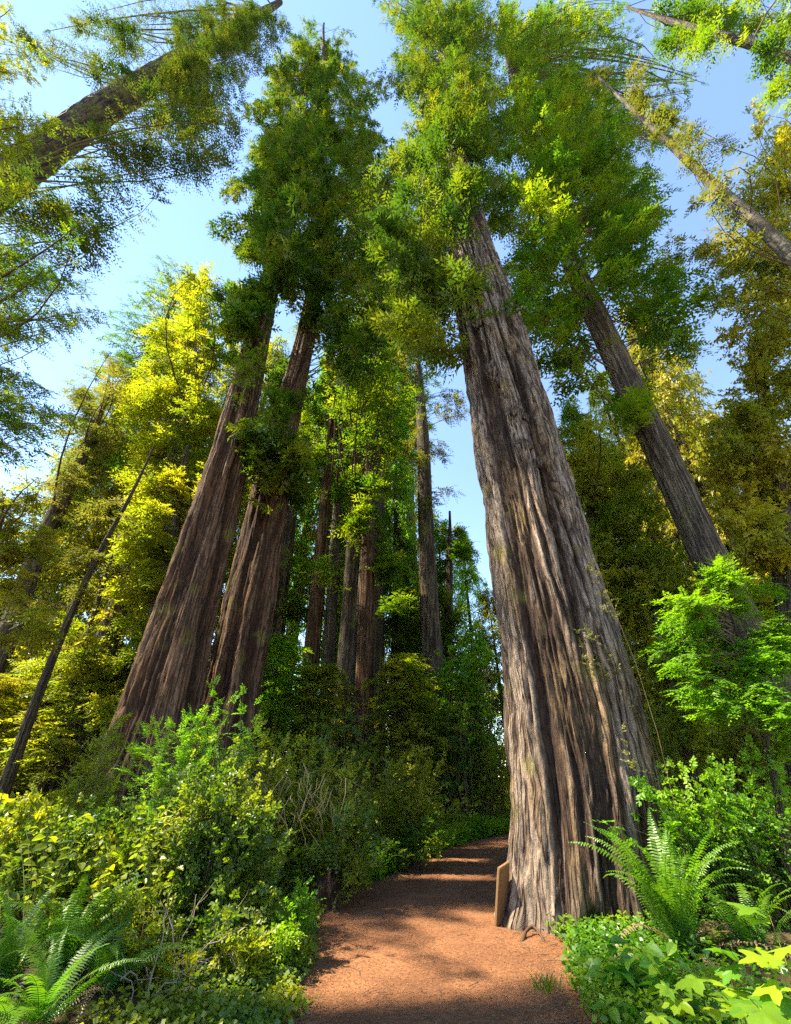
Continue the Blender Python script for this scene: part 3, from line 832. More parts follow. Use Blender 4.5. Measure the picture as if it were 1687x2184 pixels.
tree("young_sapling_tree", "thin dark stemmed sapling leaning among yellow leaves beside the big redwood", 8.2,
     [(1495, 1740, 14), (1470, 1620, 11), (1440, 1500, 9), (1415, 1400, 6), (1395, 1300, 3)],
     [(1440, 1440, 110, 80, 0.5), (1500, 1560, 90, 90, 0.5)], ML_YEL, MB_FIR, nth=40, nv=80, spread=0.8, nlimb=6, tl=0.4, ll=0.09, lw=0.026, bark=dict(seed=44, amp1=0.04), **BL)
tree("feathery_sapling_tree", "bright green feathery young tree in front of the slim fir trunk", 6.2,
     [(1690, 1900, 9), (1650, 1650, 8), (1610, 1480, 7), (1570, 1350, 6), (1540, 1260, 3)],
     [(1480, 1310, 130, 45, 1.1), (1600, 1270, 90, 45, 1.0), (1430, 1390, 90, 40, 1.0), (1560, 1380, 120, 60, 1.0), (1640, 1400, 60, 90, 0.9), (1590, 1500, 110, 60, 0.9), (1440, 1480, 50, 35, 0.7), (1660, 1560, 50, 70, 0.9), (1510, 1235, 70, 26, 1.0), (1570, 1210, 60, 24, .8)],
     ML_FRESH, MB_FIR, nth=40, nv=80, spread=0.7, nlimb=10, cover=1.05, T=12, m=14, tl=0.42, ll=0.065, lw=0.017, flat=0.85, jit=0.14, clump=0.25, droop=0.2, bark=dict(seed=45, amp1=0.04))
# ------------------------------------------------------------------ trees filling the wood behind: four shared crowns
def generic_crown(H, R, nb, seed, shape, T=9, m=9, ll=0.42, lw=0.11, tl=1.1, droop=0.35, jit=0.22, flat=0.6, z0=0.08, tip=0.6):
    """whole crown of a tree H metres high at the origin"""
    k = np.sort(rng.random(nb) ** 0.85)
    zt = H * (z0 + (1 - z0) * k)
    an = np.arange(nb) * 2.399963 + rng.normal(0, 0.3, nb)
    rad = R * shape(k) * rng.uniform(0.45, 1.08, nb)
    Tp = np.stack([rad * np.cos(an), rad * np.sin(an), zt], -1)
    O = np.zeros_like(Tp)
    O[:, 2] = np.clip(zt + rng.uniform(-0.25, tip, nb) * rad * (1 if tip > 0 else -1), 0.3, H - 0.05)
    bt = np.clip(rng.normal(0.45, 0.3, nb), 0, 1)
    return grow(O, Tp, T, tl, m, ll, lw, tri=True, bt0=bt, f0=0.15, droop=droop, jit=jit, flat=flat, brad=0.02, twr=0.12, clump=0.35)


CR = []
for kk, (sh, kw) in enumerate(((lambda k: 0.35 + 1.0 * (1 - k) ** 0.8 - 0.3 * (k < 0.08), dict()),
                               (lambda k: 0.25 + 1.1 * np.sin(np.clip(k * 1.05, 0, 1) * math.pi) ** 0.7 * (1 - 0.5 * k), dict(droop=0.5)),
                               (lambda k: 0.3 + 0.9 * np.sqrt(np.clip(1 - (2 * k - 0.9) ** 2, 0, 1)), dict(jit=0.4, flat=0.4, lw=0.14, droop=0.15)),
                               (lambda k: 0.3 + 0.9 * (1 - k) ** 0.6, dict(droop=0.3)))):
    fv, ff, fm, ft, _ = generic_crown(20.0, 3.6, 200, kk, sh, **kw)
    CR.append((fv, ff, fm, ft))
    TRI[0] += len(ff)
fv, ff, fm, ft, _ = generic_crown(20.0, 1.5, 330, 9, lambda k: 0.45 + 0.75 * np.sin(np.clip(k, 0, 1) * 2.6) ** 0.8, z0=0.42, T=9, m=9, ll=0.13, lw=0.034, tl=0.36)
CR.append((fv, ff, fm, ft))
crown_cache = {}
def crown_of(i, mat):
    key = (i, mat.name)
    if key not in crown_cache:
        me = crown_cache.get(i)
        if me is None:
            fv, ff, fm, ft = CR[i]
            me = mesh_np("crown", fv, ff, [mat, M_TWIG], fm, {"tint": ft})
            crown_cache[i] = me
        crown_cache[key] = me
    return crown_cache[i]


tz, tth = np.linspace(0, 1, 24), np.linspace(0, 2 * math.pi, 20, endpoint=False)
TH_, TZ_ = np.meshgrid(tth, tz)
rr_ = (0.30 * (1 - 0.93 * TZ_) + 0.1 * np.exp(-TZ_ * 40)) * (1 + 0.10 * (N1(TH_ * 20 / 6.2832, TZ_ * 14, 20) - 0.5))
tvv = np.stack([rr_ * np.cos(TH_), rr_ * np.sin(TH_), TZ_ * 20.0 - 0.3], -1).reshape(-1, 3)
ti = np.arange(23)[:, None] * 20
tj = np.arange(20)[None]
tff = np.stack([ti + tj, ti + (tj + 1) % 20, ti + 20 + (tj + 1) % 20, ti + 20 + tj], -1).reshape(-1, 4)
TRUNK_G = mesh_np("trunk", tvv, tff, [MB_FIR], None, {"ridge": N2(TH_ * 20 / 6.2832, TZ_ * 30, 20).ravel()}, True, np.stack([TH_, TZ_ * 20], -1).reshape(-1, 2))


def wood_tree(name, label, x, Y, ytop, i, mat, rs=1.0, group="trees of the wood behind"):
    a, dy, dz = ray(x, 1300)
    X = float(a * Y / dy)
    top = float(P(x, ytop, Y)[2])
    H = max(top, 4.0)
    root = empty(name, (X, Y, 0.0), label, "tree", group)
    s = H / 20.0
    sr = max(0.62 * s ** 0.45, 0.35) * rs if i < 4 else s * rs
    o = add("trunk", TRUNK_G, root)
    o.scale = (s, s, s)
    c = add("crown", crown_of(i, mat), root)
    c.scale = (sr, sr, s)
    c.rotation_euler = (0, 0, rng.random() * 6.283)
    c.material_slots[0].link = 'OBJECT'
    c.material_slots[0].material = mat


for row in (  # centre crowns get brighter leaf colours, standing in for light in the shade
    ("yellow conifer at the very edge behind the orange foliage", 10, 20, 900, 0, ML_YEL),
    ("green conifer rising between the edge and the thin leaning trunk", 85, 25, 830, 1, ML_GREEN),
    ("golden leafy tree behind the thinnest leaning trunk", 150, 21, 1010, 2, ML_GOLD),
    ("tall olive conifer against the open sky at the side", 215, 27, 770, 1, ML_OLIVE),
    ("yellow green conifer just above the stout leaning trunk", 275, 23, 860, 3, ML_YEL),
    ("tall yellow conifer whose tip stands against the open sky", 335, 26, 740, 3, ML_YEL),
    ("bright yellow conifer close beside the front leaning redwood", 395, 22, 800, 0, ML_YEL),
    ("tall yellow green conifer touching the front leaning redwood's crown", 450, 27, 730, 3, ML_YEL),
    ("yellow green conifer seen between the leaning pair's trunks", 500, 25, 950, 0, ML_YEL),
    ("green conifer beside the rear leaning redwood's trunk", 570, 28, 860, 1, ML_FRESH),
    ("tall green conifer behind the reddish grove trunk", 630, 31, 770, 3, ML_FRESH),
    ("bright green conifer in front of the reddish grove trunk's neighbour", 680, 27, 850, 0, ML_YEL),
    ("tallest green conifer behind the middle of the grove", 722, 32, 690, 3, ML_FRESH),
    ("green conifer behind the straight grey grove trunk", 758, 28, 800, 1, ML_FRESH),
    ("tall green conifer behind the darkest grove trunk", 805, 31, 730, 3, ML_YEL),
    ("fresh green conifer between the darkest trunk and the lone fir", 845, 27, 880, 0, ML_FRESH),
    ("slim yellow green conifer right behind the lone centre fir", 885, 33, 860, 3, ML_YEL),
    ("broad green conifer low beside the lone centre fir", 945, 29, 1110, 0, ML_FRESH),
    ("green conifer low against the blue gap by the big redwood", 1000, 33, 1130, 1, ML_FRESH),
    ("yellow green tree closing the view between the bend and the big redwood", 1045, 26, 1260, 0, ML_YEL),
    ("golden leafy tree showing past the big redwood's upper trunk", 1205, 24, 890, 2, ML_GOLD),
    ("yellow conifer behind the golden tree beside the big redwood", 1255, 28, 860, 3, ML_YEL),
    ("olive leafy tree midway between the big redwood and the slim fir", 1305, 21, 980, 2, ML_YEL),
    ("green conifer rising just before the slim fir trunk", 1355, 26, 850, 1, ML_GREEN),
    ("yellow conifer low behind the slim fir trunk", 1420, 22, 960, 0, ML_YEL),
    ("tall pale conifer beyond the slim fir's bend", 1465, 27, 800, 3, ML_YEL),
    ("golden tree at the foot of the slim fir", 1515, 20, 930, 2, ML_GOLD),
    ("tall golden tree against the sky past the slim fir", 1570, 24, 790, 2, ML_GOLD),
    ("tall gold green tree under the slanting pale trunk", 1630, 20, 740, 2, ML_GOLD),
    ("golden tree at the very edge under the pale trunk", 1690, 23, 660, 3, ML_GOLD),
    ("very tall dark redwood crown between the leaning pair and the big redwood", 790, 24, 430, 4, ML_DARK),
    ("very tall green crown behind the lone centre fir's tip", 868, 29, 560, 4, ML_GREEN),
    ("very tall green crown at the edge behind the dark overhanging needles", 30, 21, 600, 4, ML_GREEN),
    ("olive conifer tip left of the open sky behind the overhanging needles", 130, 26, 690, 3, ML_OLIVE),
    ("young yellow conifer low at the edge before the leaning trunks", 60, 15, 1440, 0, ML_GOLD),
    ("young yellow conifer low between the leaning trunks", 165, 17, 1430, 3, ML_YEL),
    ("young bright conifer at the foot of the front leaning redwood's far side", 255, 15, 1400, 0, ML_YEL),
    ("young green conifer behind the sunlit yellow shrub", 610, 18, 1360, 0, ML_FRESH),
    ("young yellow conifer between the grove trunks' feet", 700, 18, 1420, 0, ML_YEL),
    ("young yellow conifer by the lone fir's foot", 860, 18, 1400, 3, ML_YEL),
    ("young bright tree beside the big redwood's outer edge", 1345, 14, 1300, 2, ML_YEL),
    ("young yellow tree behind the dark stemmed sapling", 1435, 15, 1340, 0, ML_YEL),
    ("young yellow tree behind the feathery green sapling", 1530, 14, 1310, 2, ML_YEL),
    ("young golden tree at the edge behind the feathery sapling", 1640, 14, 1260, 2, ML_GOLD),
):
    wood_tree("wood_tree", *row, rs=1.75 if row[2] < 19 else 1.0)

# ------------------------------------------------------------------ far wood
def forest(name, label, regions, lmat, Y, spread, cover, ll, lw, tl=1.6):
    px, py, yy, _ = sample_masses(regions, 90, cover, Y, spread, 3, 0.12)
    Tp = P(px, py, yy)
    Tp[:, 2] = np.maximum(Tp[:, 2], 0.5)
    O = Tp.copy()
    an = rng.random(len(Tp)) * 2 * math.pi
    O[:, 0] += np.cos(an) * rng.uniform(1, 2.5, len(Tp))
    O[:, 1] += np.sin(an) * rng.uniform(1, 2.5, len(Tp))
    O[:, 2] += rng.uniform(-0.6, 0.6, len(Tp))
    fv, ff, fm, ft, _ = grow(O, Tp, 9, tl, 10, ll, lw, f0=0.0, jit=0.25, droop=0.35, twr=0.15)
    TRI[0] += 2 * len(ff)
    o = add(name, mesh_np(name, fv, ff, [lmat, M_TWIG], fm, {"tint": ft}))
    return tag(o, label, "forest", None, "stuff")


forest("distant_forest", "sunlit yellow green wood closing the view behind all trunks",
       [(120, 1450, 220, 180, .7), (330, 1560, 260, 160, .8), (560, 1520, 150, 150, .8), (800, 1540, 200, 130, .8), (1000, 1570, 180, 120), (1250, 1500, 180, 150, .8), (1480, 1500, 220, 170, .8), (1640, 1450, 120, 180, .8), (620, 1590, 200, 60), (900, 1600, 200, 50), (300, 1620, 250, 60)],
       ML_YEL, 36, 3.5, 0.45, 0.62, 0.15, 2.2)
print("TRI after trees", TRI)

# ------------------------------------------------------------------ shrubs of the left bank
HK = dict(T=8, m=9, tl=0.26, ll=0.07, lw=0.024, spread=0.5)
CS = dict(T=9, m=15, tl=0.34, ll=0.07, lw=0.012, flat=0.85, jit=0.12, clump=0.2, ang=62, droop=0.15)
shrub("redwood_sprout_shrub", "bright flat needled sprouts at the foot of the leaning redwood pair", 6.8, 430, [(420, 1500, 110, 50), (360, 1570, 100, 45), (490, 1560, 80, 60), (330, 1630, 70, 40), (440, 1620, 90, 40)], ML_FRESH, spread=0.5, cover=1.1, **CS)
shrub("huckleberry_shrub", "tall dark small leaved shrub in front of the leaning redwood pair", 6.3, 470, [(480, 1670, 110, 80), (430, 1760, 120, 80), (520, 1790, 90, 90), (470, 1880, 110, 70), (400, 1850, 90, 60), (520, 1920, 70, 60)], ML_HUCK, cover=1.25, **HK)
shrub("yellow_fir_sapling", "yellow lit drooping conifer sapling beside the stout leaning trunk", 9.0, 190, [(240, 1600, 70, 60), (200, 1660, 90, 50), (280, 1560, 50, 40), (160, 1710, 80, 40)], ML_YEL, spread=0.6, cover=1.2, **{**CS, "ll": 0.09, "lw": 0.018, "tl": 0.45})
shrub("huckleberry_shrub", "sunlit yellow shrub behind the dark stump", 8.6, 640, [(610, 1570, 70, 60), (600, 1660, 80, 60), (680, 1640, 80, 60), (650, 1730, 90, 60), (590, 1760, 70, 60)], ML_YEL, cover=1.15, **{**HK, "ll": 0.075, "lw": 0.022, "tl": 0.35})
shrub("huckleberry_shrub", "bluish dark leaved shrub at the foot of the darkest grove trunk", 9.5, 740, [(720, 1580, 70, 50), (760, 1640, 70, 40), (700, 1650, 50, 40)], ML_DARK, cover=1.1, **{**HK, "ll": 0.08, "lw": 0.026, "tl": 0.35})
shrub("huckleberry_shrub", "low dense green shrub just behind the dark stump by the trail", 8.2, 690, [(680, 1790, 70, 50), (740, 1760, 80, 60), (770, 1820, 70, 40), (620, 1850, 60, 50)], ML_HUCK, cover=1.15, **HK)
shrub("huckleberry_shrub", "sunny yellow shrub bordering the trail bend", 11.5, 840, [(820, 1680, 80, 60), (880, 1640, 70, 60), (900, 1720, 90, 40), (840, 1750, 70, 40)], ML_YEL, cover=1.15, **{**HK, "ll": 0.09, "lw": 0.028, "tl": 0.4})
shrub("huckleberry_shrub", "bright leafy shrub at the bend touching the big redwood's edge", 18.6, 1000, [(1010, 1680, 70, 60), (1040, 1620, 50, 60), (960, 1660, 70, 50), (1040, 1730, 50, 35), (980, 1740, 60, 30), (1070, 1640, 40, 80), (1075, 1560, 30, 50)], ML_YEL, cover=1.15, **{**HK, "ll": 0.11, "lw": 0.035, "tl": 0.45})
shrub("huckleberry_shrub", "low dark leaved shrub along the inside of the bend", 11.0, 900, [(880, 1780, 60, 30), (930, 1765, 50, 30), (840, 1800, 50, 26)], ML_GREEN, cover=1.1, **{**HK, "ll": 0.09, "lw": 0.028})
shrub("huckleberry_shrub", "green shrub edging the trail below the stump with yellow tips", 6.0, 600, [(600, 1960, 50, 45), (560, 2030, 60, 50), (610, 2040, 36, 36), (640, 1920, 40, 30)], ML_FRESH, cover=1.0, **{**HK, "ll": 0.065, "lw": 0.02})
shrub("huckleberry_shrub", "dark shrub shading the pile of dead twigs", 5.6, 520, [(500, 1980, 70, 60), (540, 2060, 50, 40)], ML_HUCK, cover=1.2, **HK)
shrub("leafy_maple", "yellow green maple leaning over the trail bend by the big redwood", 19.5, 985, [(985, 1360, 70, 22, 1.2), (950, 1415, 90, 28, 1.2), (1025, 1410, 40, 40, 1.0), (920, 1470, 60, 24, 1.0), (1010, 1470, 50, 30)], ML_FRESH, cat="maple", cover=1.1, T=9, m=9, tl=0.7, ll=0.26, lw=0.085, flat=0.85, spread=1.2, brad=0.02, f0=0.5, foot=0.1, jit=0.2)
shrub("dark_leaved_holly", "dark glossy leaved bush under the yellow green maple", 18.5, 1000, [(1010, 1510, 55, 35), (965, 1550, 70, 35), (1030, 1570, 40, 40), (905, 1560, 50, 30, 0.8)], ML_GREEN, cat="bush", cover=1.1, T=9, m=9, tl=0.6, ll=0.2, lw=0.07, spread=1.0, brad=0.015, jit=0.4, flat=0.4)
# ------------------------------------------------------------------ shrubs of the right side
shrub("huckleberry_shrub", "thin branched small leaved shrub hanging across the big redwood's foot", 6.4, 1600, [(1390, 1690, 70, 30, .9), (1460, 1650, 80, 40, .9), (1340, 1740, 50, 22, .7), (1560, 1700, 90, 50), (1640, 1640, 60, 60), (1480, 1740, 80, 40)], ML_FRESH, cover=0.9, spread=0.4, **{k: v for k, v in HK.items() if k != "spread"}, foot=0.1)
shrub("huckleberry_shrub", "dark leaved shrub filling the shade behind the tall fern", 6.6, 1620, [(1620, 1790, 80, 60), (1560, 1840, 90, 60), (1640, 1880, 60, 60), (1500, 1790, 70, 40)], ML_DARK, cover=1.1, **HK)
shrub("huckleberry_shrub", "sunlit yellow leaved thicket beyond the sapling beside the big redwood", 11.5, 1500, [(1450, 1600, 80, 70), (1540, 1600, 90, 80), (1500, 1690, 90, 50), (1620, 1540, 80, 80), (1420, 1520, 50, 60), (1600, 1660, 90, 50)], ML_YEL, cover=1.15, **{**HK, "ll": 0.1, "lw": 0.03, "tl": 0.4})
shrub("clinging_twig_shrub", "grey leaved sprigs growing against the big redwood's side", 6.7, 1400, [(1270, 1200, 45, 18, .7), (1300, 1340, 60, 26, .7), (1270, 1390, 45, 20, .6), (1330, 1480, 50, 30, .6), (1310, 1560, 40, 20, .6)], ML_OLIVE, cover=0.8, spread=0.2, T=9, m=10, tl=0.25, ll=0.05, lw=0.014, foot=0.75, nstem=2, brad=0.0025, f0=0.75)


def leaf_mesh(name, lobes, L, W, mat, nseg=6, fold=0.15, curl=0.12, tint=0.5):
    """one flat leaf from its base at the origin along +Y, lobes of (t, halfwidth)"""
    pts = np.array(lobes, float)
    n = len(pts)
    V, T = [], []
    for (t, h, e) in pts:
        z = -curl * L * t * t
        V += [(-h * W, (t + e) * L, z + fold * h * W), (0, t * L, z), (h * W, (t + e) * L, z + fold * h * W)]
    F = []
    for k in range(n - 1):
        a = 3 * k
        F += [(a, a + 1, a + 4, a + 3), (a + 1, a + 2, a + 5, a + 4)]
    return mesh_np(name, np.array(V), np.array(F), [mat], None, {"tint": np.full(len(V), tint)}, False)


OVAL = [(0, 0.02, 0), (0.12, 0.3, 0), (0.32, 0.5, 0), (0.55, 0.5, 0), (0.8, 0.28, 0), (1, 0.01, 0)]


def palm_mesh(name, mat, tint, seed):
    """five lobed toothed leaf, base at the origin, blade along +Y, one unit long"""
    q = np.random.default_rng(seed)
    n = 60
    a = np.linspace(-2.55, 2.55, n)
    lob = 0.0
    rr = np.zeros(n)
    for c, h, w in ((0, 0.72, 0.42), (0.95, 0.64, 0.40), (-0.95, 0.64, 0.40), (1.95, 0.50, 0.42), (-1.95, 0.50, 0.42)):
        rr = np.maximum(rr, h * np.clip(1 - np.abs(a - c) / (w * 1.75), 0, 1) ** 0.55)
    rr = np.maximum(rr, 0.30) * (1 + 0.05 * np.where(np.arange(n) % 3 == 0, 1, -0.5)) * q.uniform(0.94, 1.06, n)
    cx, cyv = 0.0, 0.32
    V = [(0, cyv * 0.9, 0.0)]
    for k, f in ((0, 0.5), (1, 1.0)):
        x = rr * f * np.sin(a)
        y = cyv + rr * f * np.cos(a)
        z = -0.16 * (rr * f) ** 2 * 1.6 + 0.045 * f * np.cos(a * 3.3) - 0.03 * f * q.normal(0, 1, n).cumsum() * 0.12
        V += list(zip(x, y, z))
    F = []
    for k in range(n - 1):
        F.append((0, 1 + k, 1 + k + 1, 1 + k + 1))
        F.append((1 + k, 1 + n + k, 1 + n + k + 1, 1 + k + 1))
    tri = []
    for f in F:
        tri.append((f[0], f[1], f[2]))
        if f[2] != f[3]: tri.append((f[0], f[2], f[3]))
    return mesh_np(name, np.array(V), np.array(tri), [mat], None, {"tint": np.full(len(V), tint)}, True)


def orient(o, d, up, s):
    """point the object's +Y along d with +Z near up"""
    d = Vector(d).normalized()
    x = d.cross(Vector(up)).normalized()
    z = x.cross(d)
    o.rotation_mode = 'QUATERNION'
    o.rotation_quaternion = Matrix((x, d, z)).transposed().to_quaternion()
    o.scale = (s, s, s)


def leafy_plant(name, label, cat, base, stems, meshes, nleaf, size, stem_r, group=None, fromz=0.35, flatness=0.8):
    """stems: list of tips; each leaf a part of its own"""
    base = Vector(base)
    root = empty(name, base, label, cat, group)
    for tip in stems:
        tip = Vector(tip)
        d = tip - base
        ctrl = base + d * 0.45 + Vector((0, 0, d.length * 0.18))
        K = 7
        s = np.linspace(0, 1, K)
        st0 = base + Vector((d.x, d.y, 0)) * 0.25 * rng.random()
        C = np.array([st0 * float((1 - q) ** 2) + ctrl * float(2 * q * (1 - q)) + tip * float(q * q) for q in s])
        v, f = tubes(C[None], (stem_r * (1 - 0.7 * s))[None], 5)
        add("stem", mesh_np("stem", v - np.array(base), f, [M_STEM], None, None, True), root)
        for k in range(nleaf):
            q = 1.0 if k == 0 else fromz + (1 - fromz) * (k / nleaf) + rng.uniform(-0.04, 0.04)
            p = np.array([np.interp(q, s, C[:, i]) for i in range(3)])
            an = k * 2.4 + rng.random() * 6
            hd = Vector((math.cos(an), math.sin(an), rng.uniform(-0.25, 0.35)))
            o = add("leaf", meshes[int(rng.integers(len(meshes)))], root)
            o.location = Vector(p) - base
            orient(o, hd, Vector((rng.normal() * (1 - flatness), rng.normal() * (1 - flatness), 1)), size * rng.uniform(0.65, 1.15))
    return root


M_STEM = simplemat("green stem", (0.12, 0.15, 0.03), (0.16, 0.11, 0.05), 9)
salal = [leaf_mesh("salal_leaf", OVAL, 1, 0.62, ML_SALAL, tint=t, fold=0.25 + 0.2 * t, curl=0.25) for t in (0.0, 0.3, 0.6, 0.85, 1.0)]
oval = [leaf_mesh("oval_leaf", OVAL, 1, 0.55, ML_THIM, tint=t, fold=0.3, curl=0.3) for t in (0.0, 0.25, 0.5)]
palm = [palm_mesh("palm_leaf", ML_THIM, t, 5 + k) for k, t in enumerate((0.15, 0.4, 0.7, 1.0))]


def tips(px, Yc, n, sx, sy, sd):
    out = []
    for k in range(n):
        p = P(px[0] + rng.uniform(-1, 1) * sx, px[1] + rng.uniform(-1, 1) * sy, Yc + rng.uniform(-1, 1) * sd)
        p[2] = max(p[2], 0.25)
        out.append(p)
    return out


def gpt(x, Y):
    """ground point below image column x (taken at the horizon's row region) at depth Y"""
    a, dy, dz = ray(x, 1950)
    X = a * Y / dy
    return (float(X), float(Y), float(ground_z(np.array(X), np.array(Y))))


for lab, bx, Y, px, n, sx, sy, sd, nl, sz in (
        ("broad leaved salal bush at the picture's edge above the ferns", 80, 5.4, (90, 1800), 13, 120, 70, 0.5, 9, 0.115),
        ("sunlit broad leaved salal bush in front of the fluted redwood base", 240, 5.6, (250, 1830), 14, 110, 80, 0.5, 9, 0.11),
        ("tall broad leaved salal stems beside the dark huckleberry", 340, 5.8, (350, 1740), 9, 70, 70, 0.4, 9, 0.105)):
    leafy_plant("salal_bush", lab, "bush", gpt(bx, Y), tips(px, Y, n, sx, sy, sd), salal, nl, sz, 0.006, "salal bushes of the bank", 0.3, 0.5)
shrub("salal_thicket_shrub", "yellow lit thicket of small oval leaves behind the salal bushes", 6.6, 180, [(120, 1780, 130, 60), (250, 1800, 110, 60), (60, 1850, 90, 60), (200, 1880, 120, 60), (320, 1850, 80, 60), (40, 1760, 70, 50), (330, 1790, 60, 50)], ML_SALAL, cover=1.0, T=7, m=8, tl=0.3, ll=0.09, lw=0.032, spread=0.5, jit=0.45, flat=0.4)
shrub("salal_thicket_shrub", "shaded low leafy thicket between the ferns and the dead twigs", 5.2, 300, [(280, 1960, 90, 60), (350, 2010, 80, 50), (200, 1990, 80, 50)], ML_SALAL, cover=0.9, T=7, m=8, tl=0.25, ll=0.065, lw=0.022, spread=0.35, jit=0.45, flat=0.4)

leafy_plant("oval_leaved_plant", "bright oval leaved plant on the trail edge below the tall fern", "plant", gpt(1330, 4.9), tips((1320, 2040), 4.7, 10, 55, 45, 0.2), oval, 7, 0.15, 0.005, None, 0.4, 0.55)
leafy_plant("oval_leaved_plant", "oval leaved plant in front of the fern beside the lobed leaves", "plant", gpt(1420, 4.3), tips((1410, 2060), 4.1, 9, 55, 50, 0.2), oval, 6, 0.13, 0.005, None, 0.4, 0.55)
leafy_plant("oval_leaved_plant", "low oval leaved plant at the bottom edge by the trail", "plant", gpt(1340, 4.3), tips((1310, 2140), 4.3, 7, 50, 25, 0.15), oval, 6, 0.11, 0.004, None, 0.3, 0.55)
leafy_plant("thimbleberry_plant", "plant with large lobed maple shaped leaves in the bottom corner", "plant", gpt(1640, 3.2), [P(x, y, Y) for x, y, Y in ((1660, 2060, 2.9), (1560, 2030, 3.1), (1640, 1950, 3.3), (1500, 2080, 3.2), (1600, 2130, 2.8))], palm, 4, 0.21, 0.006, None, 0.6, 0.8)
leafy_plant("thimbleberry_plant", "smaller plant of lobed leaves in front of the oval leaved plants", "plant", gpt(1500, 3.5), [P(x, y, Y) for x, y, Y in ((1430, 2100, 3.4), (1490, 2150, 3.3), (1560, 2090, 3.4), (1400, 2160, 3.5))], palm, 4, 0.14, 0.005, None, 0.5, 0.8)

# ------------------------------------------------------------------ ferns, every frond a part


def frond_mesh(name, mat, L=1.0, n=46, arch=1.0, wid=0.105, seed=0, raggy=0.0):
    r = np.random.default_rng(seed)
    s = np.linspace(0, 1, n)
    ang = math.radians(78) - arch * math.radians(95) * s ** 1.5
    dx, dz = np.cos(ang), np.sin(ang)
    x = np.concatenate([[0], np.cumsum((dx[1:] + dx[:-1]) / 2)]) / (n - 1) * L
    z = np.concatenate([[0], np.cumsum((dz[1:] + dz[:-1]) / 2)]) / (n - 1) * L
    C = np.stack([0 * x, x, z], -1)
    rv, rf = tubes(C[None, ::3], np.linspace(0.0035, 0.001, len(C[::3]))[None], 3)
    V, F, T = [rv], [rf], [np.full(len(rv), 0.6)]
    off = len(rv)
    st = s[3:]
    base = C[3:]
    tang = np.stack([0 * dx, dx, dz], -1)[3:]
    nor = np.stack([0 * dx, -dz, dx], -1)[3:]
    w = wid * L * np.clip(np.minimum(1.0, 0.35 + st * 3.2) * (1 - st ** 2.2) + 0.04, 0.03, 1)
    for sgn in (-1, 1):
        keep = r.random(len(st)) > raggy
        ww = (w * r.uniform(0.9, 1.08, len(st)))[keep][:, None]
        b, tg, no = base[keep], tang[keep], nor[keep]
        sd = np.array([sgn, 0, 0.0])
        d = nrm(sd + tg * 0.28 + no * r.normal(0.0, 0.10, (len(b), 1)) - np.array([0, 0, 0.12]))
        h = L / n * 0.42
        v0 = b - tg * h * 0.7
        v3 = b + tg * h
        v1 = b + d * ww * 0.55 - tg * h * 0.55 + no * 0.006
        v2 = b + d * ww * 0.55 + tg * h * 0.75 + no * 0.006
        tp = b + d * ww - np.array([0, 0, 0.1]) * ww
        k = len(b)
        v = np.stack([v0, v1, v2, v3, tp], 1).reshape(-1, 3)
        o = off + np.arange(k)[:, None] * 5
        F.append(np.concatenate([o + np.array([0, 1, 2, 3]), o + np.array([1, 4, 4, 2])]))
        V.append(v)
        T.append(np.repeat(np.clip(0.15 + 0.75 * st[keep] + r.normal(0, 0.12, k), 0, 1), 5))
        off += len(v)
    F = np.concatenate(F)
    V = np.concatenate(V)
    # tip faces were written as quads with a doubled corner; split them into a tiny quad instead
    dbl = F[:, 1] == F[:, 2]
    extra = V[F[dbl, 1]] + (V[F[dbl, 3]] - V[F[dbl, 0]]) * 0.08
    F[dbl, 2] = len(V) + np.arange(dbl.sum())
    V = np.concatenate([V, extra])
    T = np.concatenate(T)
    T = np.concatenate([T, np.full(dbl.sum(), 0.8)])
    return mesh_np(name, V, F, [mat], None, {"tint": T})


fr = [frond_mesh("frond", ML_FERN, 1.0, 46, a, 0.105, k) for k, a in enumerate((0.75, 0.95, 1.15, 0.6))]
frd = [frond_mesh("dead_frond", ML_BROWN, 1.0, 40, a, 0.075, 9 + k, 0.15) for k, a in enumerate((1.3, 1.5))]


def fern(label, base, n, L, tiltr=(-10, 28), dead=0, az0=0, group="sword ferns"):
    root = empty("sword_fern", base, label, "fern", group)
    for k in range(n + dead):
        isd = k >= n
        me = frd[int(rng.integers(2))] if isd else fr[int(rng.integers(4))]
        o = add("frond", me, root)
        if isd: o["label"] = "dead brown frond"
        az = az0 + k * 2.399963 + rng.normal() * 0.2
        tilt = math.radians(rng.uniform(*tiltr)) if not isd else math.radians(rng.uniform(25, 50))
        o.rotation_euler = (-tilt, rng.normal() * 0.12, az)
        s = L * rng.uniform(0.75, 1.1)
        o.scale = (s, s, s)
        o.location = (rng.normal() * 0.05, rng.normal() * 0.05, 0)
    return root


fern("tall bright sword fern in front of the big redwood's foot", gpt(1440, 5.75), 30, 1.28, (-14, 16), 4, 0.4)
fern("smaller sword fern in the shade beside the tall bright fern", gpt(1590, 5.6), 16, 0.8, (-5, 30), 3, 1.0)
fern("large sword fern at the bottom corner under the salal", gpt(60, 4.7), 22, 0.82, (-5, 30), 2, 0.2)
fern("sword fern with upright fronds beside the corner fern", gpt(160, 4.9), 20, 0.88, (-10, 24), 3, 1.3)
fern("sword fern leaning over the dead twig pile", gpt(265, 4.8), 16, 0.8, (0, 34), 5, 2.0)
fern("low sword fern touching the bottom edge in the corner", gpt(150, 4.2), 18, 0.7, (0, 34), 2, 0.0)
fern("small fern on the far side of the trail before the bend", gpt(930, 12.6), 16, 1.0, (0, 30), 0, 0.0)
fern("small fern among the shrubs edging the trail behind the stump", gpt(800, 10.6), 14, 0.9, (0, 30), 1, 0.5)
